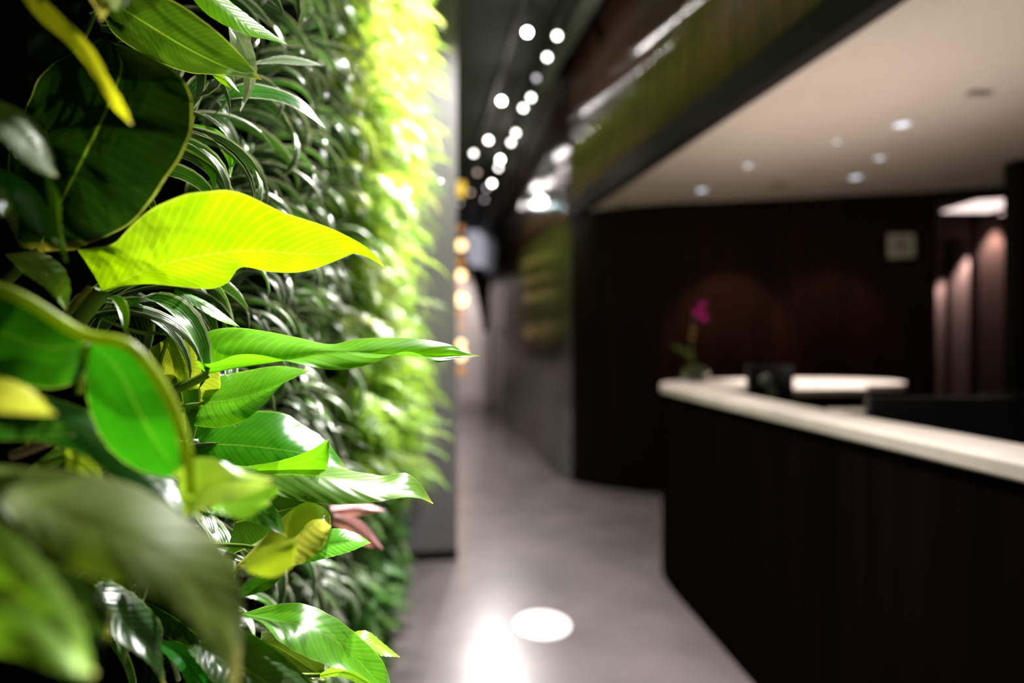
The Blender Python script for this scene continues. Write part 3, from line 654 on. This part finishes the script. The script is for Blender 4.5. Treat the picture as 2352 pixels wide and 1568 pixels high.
# the centre plant: long in-focus leaf, the leaves beneath it
P4 = plant('glossy_philodendron', 'glossy green philodendron in sharp focus at centre with a long wavy leaf', 330, 1010, .66)
hero(P4, [(460, 800), (462, 775), (490, 757), (545, 752), (620, 762), (690, 776), (760, 790), (830, 777), (950, 777), (1030, 790), (1065, 806), (1104, 818)],
     [(478, 858), (520, 850), (570, 841), (630, 832), (680, 823), (730, 812), (800, 808), (860, 812), (920, 815), (990, 818), (1050, 816), (1104, 818)],
     [(452, 828), (476, 836), (505, 829), (545, 815), (600, 816), (690, 836), (760, 849), (820, 844), (880, 826), (925, 808), (965, 814), (1003, 832), (1050, 822), (1104, 818)],
     [.66, .66, .67, .68, .70], [.06, .055, .045, .02, 0], [-.03, -.035, -.02, -.02, 0], (.13, .42, .008), 'long wavy glossy leaf pointing right', [(440, 878, .655), (385, 905, .65), (340, 960, .66)], (.0046, .0058), bulge=.18, nv=70, nh=9, seed=15)
hero(P4, [(492, 866), (560, 852), (640, 840), (712, 850)], [(468, 925), (545, 915), (625, 890), (712, 850)], [(445, 978), (505, 982), (560, 966), (605, 930), (660, 873), (712, 850)], [.70, .70], .06, -.03, (.095, .34, .01), 'broad glossy leaf under the long one', bulge=.12, seed=16)
hero(P4, [(402, 768), (462, 792), (505, 860), (488, 935), (404, 1012)], [(385, 775), (415, 850), (425, 930), (404, 1012)], [(342, 800), (360, 865), (385, 940), (404, 1012)], [.72, .72], .0, .0, (.30, .36, .03), 'thin olive leaf with light shining through', bulge=-.05, seed=17)
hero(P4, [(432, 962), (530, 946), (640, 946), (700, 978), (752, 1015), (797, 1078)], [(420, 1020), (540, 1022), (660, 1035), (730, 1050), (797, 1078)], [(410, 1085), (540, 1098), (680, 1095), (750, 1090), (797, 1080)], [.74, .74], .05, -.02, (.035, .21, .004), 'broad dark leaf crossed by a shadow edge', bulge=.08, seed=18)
hero(P4, [(570, 1070), (640, 1058), (705, 1037), (757, 1007)], [(590, 1078), (660, 1068), (720, 1050), (757, 1007)], [(600, 1090), (670, 1085), (746, 1078), (757, 1007)], [.68, .69], -.01, .01, BRT, seed=19)
hero(P4, [(494, 1062), (560, 1070), (650, 1072), (750, 1073), (840, 1086), (885, 1092), (930, 1086), (962, 1108), (995, 1155)],
     [(530, 1080), (600, 1090), (680, 1090), (760, 1096), (840, 1108), (900, 1122), (950, 1136), (995, 1155)],
     [(590, 1105), (620, 1128), (680, 1148), (750, 1157), (820, 1157), (880, 1150), (925, 1142), (965, 1144), (995, 1155)],
     [.66, .66, .68, .69], .045, -.025, (.10, .25, .025), 'long dusty green leaf ending in a hooked tip', bulge=.10, nv=60, seed=20)
hero(P4, [(475, 1180), (550, 1152), (608, 1145), (640, 1178), (657, 1231)], [(475, 1181), (545, 1168), (600, 1172), (657, 1231)], [(475, 1182), (540, 1190), (600, 1205), (657, 1231)], [.60, .60], .01, -.01, (.05, .20, .02), bulge=.06, seed=21)
hero(P4, [(543, 1298), (600, 1240), (655, 1182), (706, 1152), (752, 1172), (761, 1205)], [(543, 1298), (615, 1262), (680, 1225), (730, 1200), (761, 1207)], [(543, 1298), (610, 1300), (665, 1300), (705, 1288), (742, 1255), (761, 1210)], [.62, .62], .035, -.035, (.90, .90, .10), 'bright yellow young leaf', bulge=.06, seed=22)
hero(P4, [(680, 1250), (725, 1222), (775, 1213), (820, 1225), (852, 1246)], [(680, 1275), (740, 1256), (800, 1245), (852, 1246)], [(680, 1298), (740, 1284), (800, 1268), (852, 1246)], [.72, .73], .02, -.02, (.10, .42, .03), bulge=.08, seed=23)
hero(P4, [(530, 1370), (570, 1335), (620, 1312), (665, 1298)], [(535, 1372), (590, 1345), (665, 1298)], [(545, 1375), (620, 1350), (665, 1298)], [.64, .64], .01, -.01, MID, seed=24)
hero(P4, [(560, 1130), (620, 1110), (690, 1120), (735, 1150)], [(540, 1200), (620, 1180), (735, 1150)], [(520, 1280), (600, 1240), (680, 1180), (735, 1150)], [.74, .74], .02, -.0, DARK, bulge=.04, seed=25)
hero(P4, [(760, 1160), (810, 1150), (850, 1158), (885, 1172)], [(760, 1170), (820, 1168), (885, 1172)], [(765, 1180), (820, 1184), (885, 1172)], [1.1, 1.15], .02, -.0, (.62, .30, .34), 'pink young leaf', mat='small', seed=60)
hero(P4, [(770, 1175), (810, 1185), (850, 1215), (880, 1262)], [(765, 1185), (800, 1205), (840, 1230), (880, 1262)], [(760, 1200), (790, 1220), (830, 1250), (880, 1262)], [1.1, 1.15], .02, -.0, (.50, .24, .24), 'pinkish brown young leaf', mat='small', seed=61)
tube('stem', [p - P4.location for p in (at(330, 1010, .66), at(360, 1150, .68), at(420, 1300, .72), at(450, 1480, .72))], [.007, .006], M['stem'], P4)
for a_, b_ in (((430, 1020, .74), (350, 1040, .67)), ((492, 1070, .66), (345, 1080, .67)), ((475, 1181, .60), (360, 1150, .67)), ((680, 1275, .72), (400, 1260, .71)), ((468, 925, .70), (340, 985, .66)), ((385, 775, .72), (330, 1000, .67)), ((545, 1372, .64), (430, 1370, .72))):
    q0, q1 = at(*a_), at(*b_); tube('petiole', [q0 - P4.location, (q0 * .5 + q1 * .5) + UP * .008 - P4.location, q1 - P4.location], [.0022, .0030], M['stem'], P4, 10, 6)

# lower plant
P5 = plant('drooping_philodendron', 'philodendron at the bottom centre with glossy leaves drooping right', 420, 1560, .66)
hero(P5, [(558, 1408), (620, 1390), (690, 1385), (760, 1412), (830, 1465), (880, 1520), (900, 1580)], [(556, 1408), (630, 1425), (700, 1438), (765, 1468), (825, 1522), (870, 1572), (895, 1610)], [(556, 1409), (600, 1428), (640, 1470), (690, 1502), (760, 1530), (820, 1545), (860, 1575), (890, 1615)], [.66, .65, .66, .67], .04, -.035, (.085, .34, .010), 'glossy two-tone leaf drooping to the bottom edge', [(530, 1400, .67), (480, 1420, .68), (430, 1520, .67)], (.002, .003), bulge=.10, nv=54, seed=26)
hero(P5, [(790, 1458), (840, 1448), (882, 1478), (918, 1508)], [(800, 1470), (845, 1475), (918, 1508)], [(820, 1490), (870, 1505), (918, 1508)], [.74, .75], .02, -.01, (.22, .60, .03), bulge=.08, seed=27)
hero(P5, [(735, 1546), (790, 1520), (850, 1540), (880, 1590)], [(735, 1550), (800, 1545), (880, 1590)], [(735, 1556), (790, 1556), (860, 1590)], [.70, .72], .0, -.0, (.30, .66, .04), seed=28)
hero(P5, [(600, 1450), (680, 1455), (740, 1490), (745, 1560)], [(600, 1470), (660, 1500), (745, 1560)], [(590, 1500), (640, 1560), (745, 1562)], [.74, .74], .01, -.01, (.06, .11, .012), bulge=.06, seed=29)
hero(P5, [(372, 1468), (430, 1482), (480, 1530), (520, 1610)], [(370, 1475), (420, 1510), (460, 1560), (500, 1620)], [(368, 1490), (410, 1535), (440, 1590), (470, 1630)], [.60, .58], .01, -.02, (.03, .30, .03), bulge=.06, seed=30)
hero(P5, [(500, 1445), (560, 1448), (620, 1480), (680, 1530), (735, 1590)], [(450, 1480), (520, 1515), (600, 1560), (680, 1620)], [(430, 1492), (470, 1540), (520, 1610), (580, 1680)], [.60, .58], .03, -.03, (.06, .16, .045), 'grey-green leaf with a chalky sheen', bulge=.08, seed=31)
hero(P5, [(245, 1328), (310, 1365), (350, 1405), (373, 1440), (371, 1492), (380, 1572)], [(212, 1345), (262, 1410), (310, 1460), (350, 1505), (380, 1572)], [(203, 1352), (214, 1405), (250, 1452), (300, 1492), (345, 1525), (380, 1572)], [.54, .52], .03, -.015, (.02, .085, .012), 'dark leaf with a bright midrib', bulge=.12, seed=32)
hero(P5, [(330, 1340), (420, 1360), (500, 1440), (540, 1480)], [(330, 1380), (400, 1420), (470, 1470), (540, 1480)], [(330, 1430), (400, 1470), (470, 1495), (540, 1480)], [.66, .66], .01, -.01, DARK, bulge=.06, seed=33)
for a_, b_ in (((450, 1480, .60), (425, 1530, .66)), ((370, 1475, .60), (410, 1560, .66)), ((212, 1345, .54), (300, 1400, .64)), ((735, 1550, .7), (500, 1580, .68)), ((600, 1470, .74), (450, 1540, .67))):
    q0, q1 = at(*a_), at(*b_); tube('petiole', [q0 - P5.location, (q0 * .5 + q1 * .5) + UP * .006 - P5.location, q1 - P5.location], [.0022, .0030], M['stem'], P5, 10, 6)

# near blurred plants
P6 = plant('young_philodendron', 'blurred bright green philodendron at mid left with two broad lobes', 60, 1050, .50)
hero(P6, [(-80, 620), (30, 672), (110, 718), (205, 782)], [(-80, 740), (20, 770), (110, 800), (205, 786)], [(-80, 900), (30, 885), (120, 892), (190, 865), (207, 790)], [.42, .42], -.0, .02, (.020, .17, .005), 'blurred mid green lobe', bulge=.05, seed=34)
hero(P6, [(205, 784), (280, 785), (345, 845), (390, 930), (410, 1020), (417, 1098)], [(205, 786), (270, 850), (310, 930), (360, 1020), (417, 1098)], [(202, 790), (198, 880), (212, 960), (255, 1035), (330, 1085), (417, 1098)], [.42, .42], -.005, .015, (.025, .20, .005), 'blurred bright green lobe', bulge=.05, seed=35)
tube('stem', [p - P6.location for p in (at(-60, 640, .40), at(60, 690, .405), at(190, 768, .41), at(290, 790, .41), at(350, 850, .41), at(400, 940, .41), at(430, 1040, .41), at(440, 1130, .42))], [.0044, .0040, .0034], M['small'], P6, 30).color = (.42, .55, .02, 1)
hero(P6, [(100, 905), (250, 965), (380, 1075), (470, 1190)], [(90, 950), (230, 1010), (350, 1110), (470, 1190)], [(80, 1010), (200, 1050), (330, 1150), (470, 1195)], [.46, .46], .02, -.01, (.015, .10, .01), bulge=.05, seed=36)
hero(P6, [(-90, 835), (0, 862), (75, 895), (128, 950)], [(-90, 890), (10, 910), (80, 930), (128, 950)], [(-90, 945), (10, 948), (85, 952), (128, 952)], [.36, .36], .015, -.015, YEL, 'blurred bright yellow leaf', seed=37)
hero(P6, [(-60, 930), (40, 950), (120, 960), (170, 1000)], [(-60, 980), (40, 980), (120, 980), (170, 1000)], [(-60, 1010), (40, 1010), (120, 1005), (170, 1000)], [.42, .42], .0, -.0, (.02, .08, .01), seed=38)
hero(P6, [(625, 1098), (560, 1082), (485, 1052), (425, 1062), (412, 1120), (424, 1188)], [(622, 1108), (560, 1105), (500, 1108), (455, 1130), (424, 1188)], [(612, 1118), (560, 1138), (510, 1154), (462, 1172), (426, 1190)], [.44, .43], .01, -.015, (.34, .52, .05), 'blurred yellow-green leaf with a pinkish tip', seed=39)
hero(P6, [(520, 1140), (580, 1118), (640, 1120), (620, 1150)], [(500, 1155), (560, 1150), (620, 1152)], [(480, 1170), (560, 1190), (618, 1158)], [.46, .46], .01, -.01, (.20, .50, .03), seed=40)
hero(P6, [(560, 1290), (590, 1262), (640, 1246), (684, 1236)], [(562, 1298), (610, 1285), (684, 1238)], [(570, 1315), (625, 1325), (670, 1300), (684, 1240)], [.47, .47], .01, -.0, (.34, .46, .03), 'blurred olive leaf with a brown tip', seed=41)
tube('cut_stem', [p - P6.location for p in (at(28, 1045, .52), at(60, 1035, .52), at(112, 1015, .52))], [.0042, .0038], M['dry'], P6)
hero(P6, [(60, 1080), (110, 1040), (160, 1010), (170, 1040)], [(60, 1082), (110, 1055), (170, 1042)], [(60, 1085), (120, 1075), (170, 1045)], [.55, .55], .0, 0, (.10, .22, .03), seed=42)
hero(P6, [(150, 1030), (190, 1035), (230, 1075), (240, 1110)], [(150, 1050), (190, 1065), (240, 1110)], [(150, 1080), (190, 1090), (240, 1112)], [.52, .52], .0, 0, (.28, .40, .03), seed=43)
for a_, b_ in (((622, 1108, .44), (430, 1120, .45)), ((562, 1298, .47), (520, 1330, .50)), ((205, 786, .42), (180, 900, .47)), ((100, 950, .46), (60, 1020, .50))):
    q0, q1 = at(*a_), at(*b_); tube('petiole', [q0 - P6.location, (q0 * .5 + q1 * .5) - P6.location, q1 - P6.location], [.0022, .0026], M['stem_yellow'], P6, 10, 6)

P7 = plant('broadleaf_philodendron', 'nearest, most blurred philodendron with a huge olive leaf at lower left', -120, 1300, .36)
hero(P7, [(-110, 1055), (60, 1075), (200, 1085), (330, 1125), (430, 1190), (510, 1252), (552, 1330), (560, 1420), (556, 1500)], [(-110, 1085), (40, 1140), (170, 1200), (290, 1240), (400, 1300), (470, 1380), (520, 1450), (552, 1540)], [(-110, 1100), (0, 1165), (80, 1245), (180, 1312), (300, 1345), (400, 1392), (460, 1450), (500, 1510), (545, 1600)], [.34, .33, .32, .33, .35], .03, -.012, (.085, .145, .012), 'huge blurred olive leaf', bulge=.08, nv=50, mat='matte', seed=44)
hero(P7, [(-110, 1150), (0, 1200), (62, 1250), (130, 1330), (188, 1430), (215, 1545)], [(-110, 1320), (0, 1340), (80, 1400), (150, 1470), (215, 1548)], [(-110, 1520), (0, 1500), (80, 1522), (150, 1545), (215, 1552)], [.28, .28], .01, -.01, (.20, .42, .03), 'blurred light green leaf with a brown tip', bulge=.08, mat='matte', seed=45)
hero(P7, [(60, 1270), (140, 1300), (220, 1340), (260, 1400)], [(80, 1350), (150, 1390), (220, 1400), (255, 1440)], [(100, 1440), (160, 1480), (210, 1490), (250, 1470)], [.36, .36], .01, .01, (.03, .07, .015), seed=46)
tube('stem', [p - P7.location for p in (at(-110, 1085, .34), at(-130, 1200, .35), at(-120, 1300, .36), at(-120, 1500, .36))], [.005, .005], M['stem'], P7)

# ------------------------------------------------------------------ the living wall behind
# striped strap leaves: templates
def strap_mesh(name, L_, w, droop, curl, mat, nseg=14, twist=0):
    vs, fs, uv = [], [], []
    x = z = 0; ang = .55
    for k in range(nseg + 1):
        t = k / nseg
        if k: 
            ang -= droop / nseg * (.4 + 1.4 * t); x += math.cos(ang) * L_ / nseg; z += math.sin(ang) * L_ / nseg
        ww = w * (min(1, .35 + 2.2 * t) * (1 - t ** 3.2)) ** .8 if t < 1 else .0004
        tw = twist * t; 
        for j in range(-2, 3):
            s = j / 2; y = s * ww; dz = abs(s) * ww * .55
            yy = y * math.cos(tw) - dz * math.sin(tw); zz = y * math.sin(tw) + dz * math.cos(tw)
            vs.append((x - zz * math.sin(ang), yy, z + zz * math.cos(ang))); uv.append((.5 + .5 * s, t))
    for k in range(nseg):
        for j in range(4): fs.append((5 * k + j, 5 * k + j + 1, 5 * k + j + 6, 5 * k + j + 5))
    o = mesh_obj(name, vs, fs, mat, None, uvs=uv); me = o.data; bpy.data.objects.remove(o); return me
R = random.Random(11)
STR = [strap_mesh('leaf', R.uniform(.17, .25), R.uniform(.011, .018), R.uniform(1.4, 2.4), 0, M['striped'], twist=R.uniform(-.8, .8)) for _ in range(7)]
def frond_mesh(name, L_, w, droop, pairs=20):
    """a fern frond: an arching rachis with paired leaflets"""
    vs, fs, uv = [], [], []
    x = z = 0; ang = .5; n = pairs; px_, pz_, an_ = [], [], []
    for k in range(n + 1):
        t = k / n
        if k: ang -= droop / n * (.4 + 1.3 * t); x += math.cos(ang) * L_ / n; z += math.sin(ang) * L_ / n
        px_.append(x); pz_.append(z); an_.append(ang)
    for k in range(n + 1):
        r = .0014 * (1 - .7 * k / n)
        for j in (-1, 1): vs.append((px_[k], j * r, pz_[k])); uv.append((.5, k / n))
    for k in range(n): fs.append((2 * k, 2 * k + 1, 2 * k + 3, 2 * k + 2))
    rr = random.Random(int(L_ * 1000))
    for k in range(2, n + 1):
        t = k / n; l = w * (math.sin(PI * min(1, t * .85 + .15)) ** .7) * rr.uniform(.85, 1.1) + .004; hw = L_ / n * .40
        for sgn in (-1, 1):
            o = len(vs); a_ = an_[k]; fw = .30 * l
            lift = rr.uniform(-.15, .35)
            for (s, ww) in ((0, .5), (.35, 1), (.75, .7), (1, .05)):
                cx_ = px_[k] + math.cos(a_) * fw * s; cz = pz_[k] + math.sin(a_) * fw * s + lift * l * s - .25 * l * s * s
                for q in (-1, 1):
                    vs.append((cx_ + q * hw * ww * math.cos(a_), sgn * l * s, cz + q * hw * ww * math.sin(a_))); uv.append((.5 + .3 * q, s))
            for q in range(3): fs.append((o + 2 * q, o + 2 * q + 1, o + 2 * q + 3, o + 2 * q + 2))
    o = mesh_obj(name, vs, fs, M['small'], None, uvs=uv); me = o.data; bpy.data.objects.remove(o); return me
FR = [frond_mesh('frond', l, w, d) for l, w, d in ((.26, .034, 1.7), (.31, .038, 2.1), (.34, .034, 1.5), (.29, .042, 2.5), (.40, .024, 1.3))]
def oval_mesh(name, L_, w, cup):
    vs, fs, uv = [], [], []
    n = 8
    for k in range(n + 1):
        t = k / n; x = .03 + L_ * t; z = .02 * math.sin(t * 1.4) - .05 * t * t * cup; ww = w * (math.sin(PI * (t ** .8)) ** .75 if 0 < t < 1 else .02)
        for j in range(-2, 3):
            s = j / 2; vs.append((x, s * ww, z + abs(s) * ww * .35)); uv.append((.5 + .5 * s, t))
    for k in range(n):
        for j in range(4): fs.append((5 * k + j, 5 * k + j + 1, 5 * k + j + 6, 5 * k + j + 5))
    o = len(vs); vs += [(0, -.0012, 0), (0, .0012, 0), (.032, .001, .0005), (.032, -.001, .0005)]; uv += [(.5, 0)] * 4; fs.append((o, o + 1, o + 2, o + 3))
    ob = mesh_obj(name, vs, fs, M['small'], None, uvs=uv); me = ob.data; bpy.data.objects.remove(ob); return me
OV = [oval_mesh('leaf', l, w, c) for l, w, c in ((.075, .020, .8), (.09, .026, 1.2), (.06, .022, .5), (.11, .022, 1.5))]
NRM = Vector((3.84, -.22, 0)).normalized()      # out of the planted wall
AZ = math.atan2(NRM.y, NRM.x)
def rosette(name, label, cat, group, y, z, meshes, part, n, spread, elev, scale, colors, extra=0):
    t = thing(name, label, cat, Vector((wx(y), y, z)) + NRM * .02, group)
    for k in range(n):
        o = bpy.data.objects.new(part, R.choice(meshes)); COL.objects.link(o); o.parent = t
        roll = R.uniform(-spread, spread); el = R.uniform(*elev)
        o.rotation_euler = (R.uniform(-.5, .5), -el, AZ + roll); s = R.uniform(*scale); o.scale = (s, s * R.uniform(.85, 1.1), s)
        o.location = (R.uniform(0, .03), R.uniform(-.03, .03), R.uniform(-.03, .03))
        c = R.choice(colors); f = R.uniform(.8, 1.2); o.color = (min(1, c[0] * f), min(1, c[1] * f), min(1, c[2] * f), 1)
    for k in range(extra):
        o = bpy.data.objects.new(part, meshes[4]); COL.objects.link(o); o.parent = t; s = R.uniform(.95, 1.25); o.scale = (s, s, s)
        o.rotation_euler = (R.uniform(-.4, .4), -R.uniform(.0, .5), AZ + R.uniform(-.45, .45)); o.location = (0, 0, R.uniform(-.05, .05)); o.color = (.34, .5, .07, 1)
    return t
STRC = [(.007, .045, .004), (.010, .075, .005), (.026, .14, .005), (.008, .040, .006), (.07, .26, .01)]
FERNC = [(.34, .48, .08), (.44, .54, .14), (.20, .38, .06), (.54, .60, .22), (.34, .54, .10), (.12, .26, .04)]
GRNC = [(.06, .22, .03), (.10, .30, .05), (.05, .16, .03), (.22, .40, .14)]
LIMC = [(.25, .60, .03), (.40, .70, .05), (.20, .48, .04)]
def rows(y, pitch):
    lo = max(.10, EYE - .56 * y - .10); hi = min(3.9, EYE + .56 * y + .16)
    n = int((hi - lo) / pitch) + 1; return [hi - (hi - lo) * k / max(n - 1, 1) for k in range(n)]
ys = [.76, .90, 1.04, 1.18, 1.33, 1.48, 1.64, 1.80]
for ci, y in enumerate(ys):
    for ri, z in enumerate(rows(y, .17)):
        yy = y + R.uniform(-.04, .04); zz = z + R.uniform(-.03, .03)
        low = zz < EYE - .40 * y
        lab = 'striped strap-leaf plant, %s column from left, %s row from top' % (ORD[ci + 1], ORD[ri + 1])
        rosette('striped_dracaena', lab, 'strap-leaf plant', 'striped strap-leaf plants on the near part of the plant wall', yy, zz, STR, 'leaf', 9, .95, (-.5, .55), (.75, 1.05), STRC)
ys = [1.96, 2.13, 2.30, 2.47, 2.64, 2.81, 2.98, 3.15, 3.32, 3.46, 3.58]
cnt = {}
for ci, y in enumerate(ys):
    for ri, z in enumerate(rows(y, .19 if y < 3 else .21)):
        yy = y + R.uniform(-.05, .05); zz = z + R.uniform(-.04, .04)
        py = CY - (zz - EYE) / (yy * .99) * F
        where = '%s column from the panel, %s row down' % (ORD[len(ys) - ci], ORD[ri + 1])
        if py > 1110:
            rosette('leafy_shrub', 'dark small-leaved shrub, ' + where, 'shrub', 'dark small-leaved shrubs low on the plant wall', yy, zz, OV, 'leaf', 22, 1.35, (-.5, .9), (.9, 1.6), GRNC)
        elif y > 2.9 and 520 < py < 730:
            rosette('lime_shrub', 'lime broad-leaved shrub, ' + where, 'shrub', 'lime broad-leaved shrubs amid the ferns', yy, zz, OV, 'leaf', 22, 1.2, (-.3, .9), (1.2, 2.0), LIMC)
        else:
            rosette('lime_fern', 'lime fern, ' + where, 'fern', 'lime green ferns on the far part of the plant wall', yy, zz, FR, 'frond', 11, 1.0, (-.3, .6), (.75, 1.15), FERNC if py < 800 else [(.22, .42, .03), (.30, .50, .05), (.16, .34, .03)], (ri % 2) if y > 3.2 else 0)
# second planted bay added out of view beyond the grey panel for its green reflection in the corridor wood
struct(box('wall_left_far', (-.62, 4.02, 0), (-.50, 10.5, CEIL - .002), M['felt']))
vs_, fs_, uv_ = [], [], []
for k in range(620):
    me = FR[R.randrange(5)]; sc = R.uniform(1.0, 1.5)
    T = Matrix.Translation((-.47, R.uniform(4.5, 10.2), R.uniform(.5, 3.9))) @ Matrix.Rotation(R.uniform(-1, 1), 4, 'Z') @ Matrix.Rotation(-R.uniform(-.3, .6), 4, 'Y') @ Matrix.Scale(sc, 4)
    o0_ = len(vs_); vs_ += [T @ v.co for v in me.vertices]; fs_ += [tuple(i + o0_ for i in p.vertices) for p in me.polygons]; uv_ += [(.4, .5)] * len(me.vertices)
fb = mesh_obj('fern_foliage', vs_, fs_, M['small'], None, uvs=uv_); fb.color = (.34, .52, .07, 1)
tag(fb, 'unseen green fern foliage added beyond the grey panel for its reflection', 'ferns'); fb['kind'] = 'stuff'
for k, y in enumerate((4.9, 6.4, 8.0, 9.6)):  # spotlights added so the unseen bay reflects brightly
    t = track_light('unseen added spotlight over the planted bay behind the grey panel, %s from the panel' % ORD[k + 1], (.20, y, 3.85), (-.5, 0, -1.2), 'lamp_mid', .025)
    spot('lamp', (.20, y, 3.80), (-.45, y + .1, 2.2), 330, 100, .7, (1, .96, .9), .03, t)
# in-focus arching leaves of the striped plant nearest the paddle leaf
P8 = plant('striped_dracaena', 'sharply focused striped strap-leaf plant between the paddle leaf and the lime leaf', 480, 330, 1.02, 'strap-leaf plant')
hero(P8, [(438, 283), (500, 298), (541, 348), (530, 407)], [(438, 290), (495, 312), (530, 358), (530, 407)], [(438, 298), (488, 326), (520, 366), (528, 407)], [.74, .74], .006, -.006, (.16, .52, .02), mat='small', seed=50)
hero(P8, [(422, 328), (468, 345), (496, 395), (493, 440)], [(422, 334), (462, 355), (488, 400), (493, 440)], [(422, 345), (452, 365), (480, 405), (492, 440)], [.74, .74], .006, -.006, (.20, .56, .02), mat='small', seed=51)
hero(P8, [(527, 62), (570, 85), (590, 150), (582, 205), (552, 256)], [(526, 62), (552, 98), (572, 160), (572, 205), (552, 256)], [(525, 62), (532, 112), (556, 170), (560, 210), (551, 256)], [.76, .76], .004, -.008, (.55, .60, .50), mat='striped', seed=52)
hero(P8, [(500, 228), (556, 190), (640, 204), (700, 235), (748, 295)], [(500, 229), (570, 212), (640, 218), (700, 245), (748, 295)], [(500, 230), (570, 226), (640, 234), (695, 258), (748, 295)], [.78, .80], .012, -.012, (.05, .32, .02), mat='striped', seed=53)
hero(P8, [(585, 142), (640, 128), (690, 132), (742, 150)], [(585, 145), (640, 137), (690, 141), (742, 150)], [(585, 148), (640, 146), (690, 150), (742, 150)], [.82, .84], .01, -.01, (.30, .40, .25), mat='striped', seed=54)
hero(P8, [(300, 660), (345, 688), (357, 745), (345, 815)], [(278, 672), (312, 710), (330, 760), (330, 815)], [(254, 690), (275, 735), (295, 780), (305, 815)], [.78, .76], .01, 0, (.02, .05, .015), mat='striped', seed=55)
hero(P8, [(400, 660), (470, 690), (520, 725), (550, 750)], [(400, 664), (465, 700), (515, 732), (550, 750)], [(400, 672), (455, 708), (508, 738), (550, 750)], [.74, .74], .01, -.01, (.10, .42, .02), mat='small', seed=56)
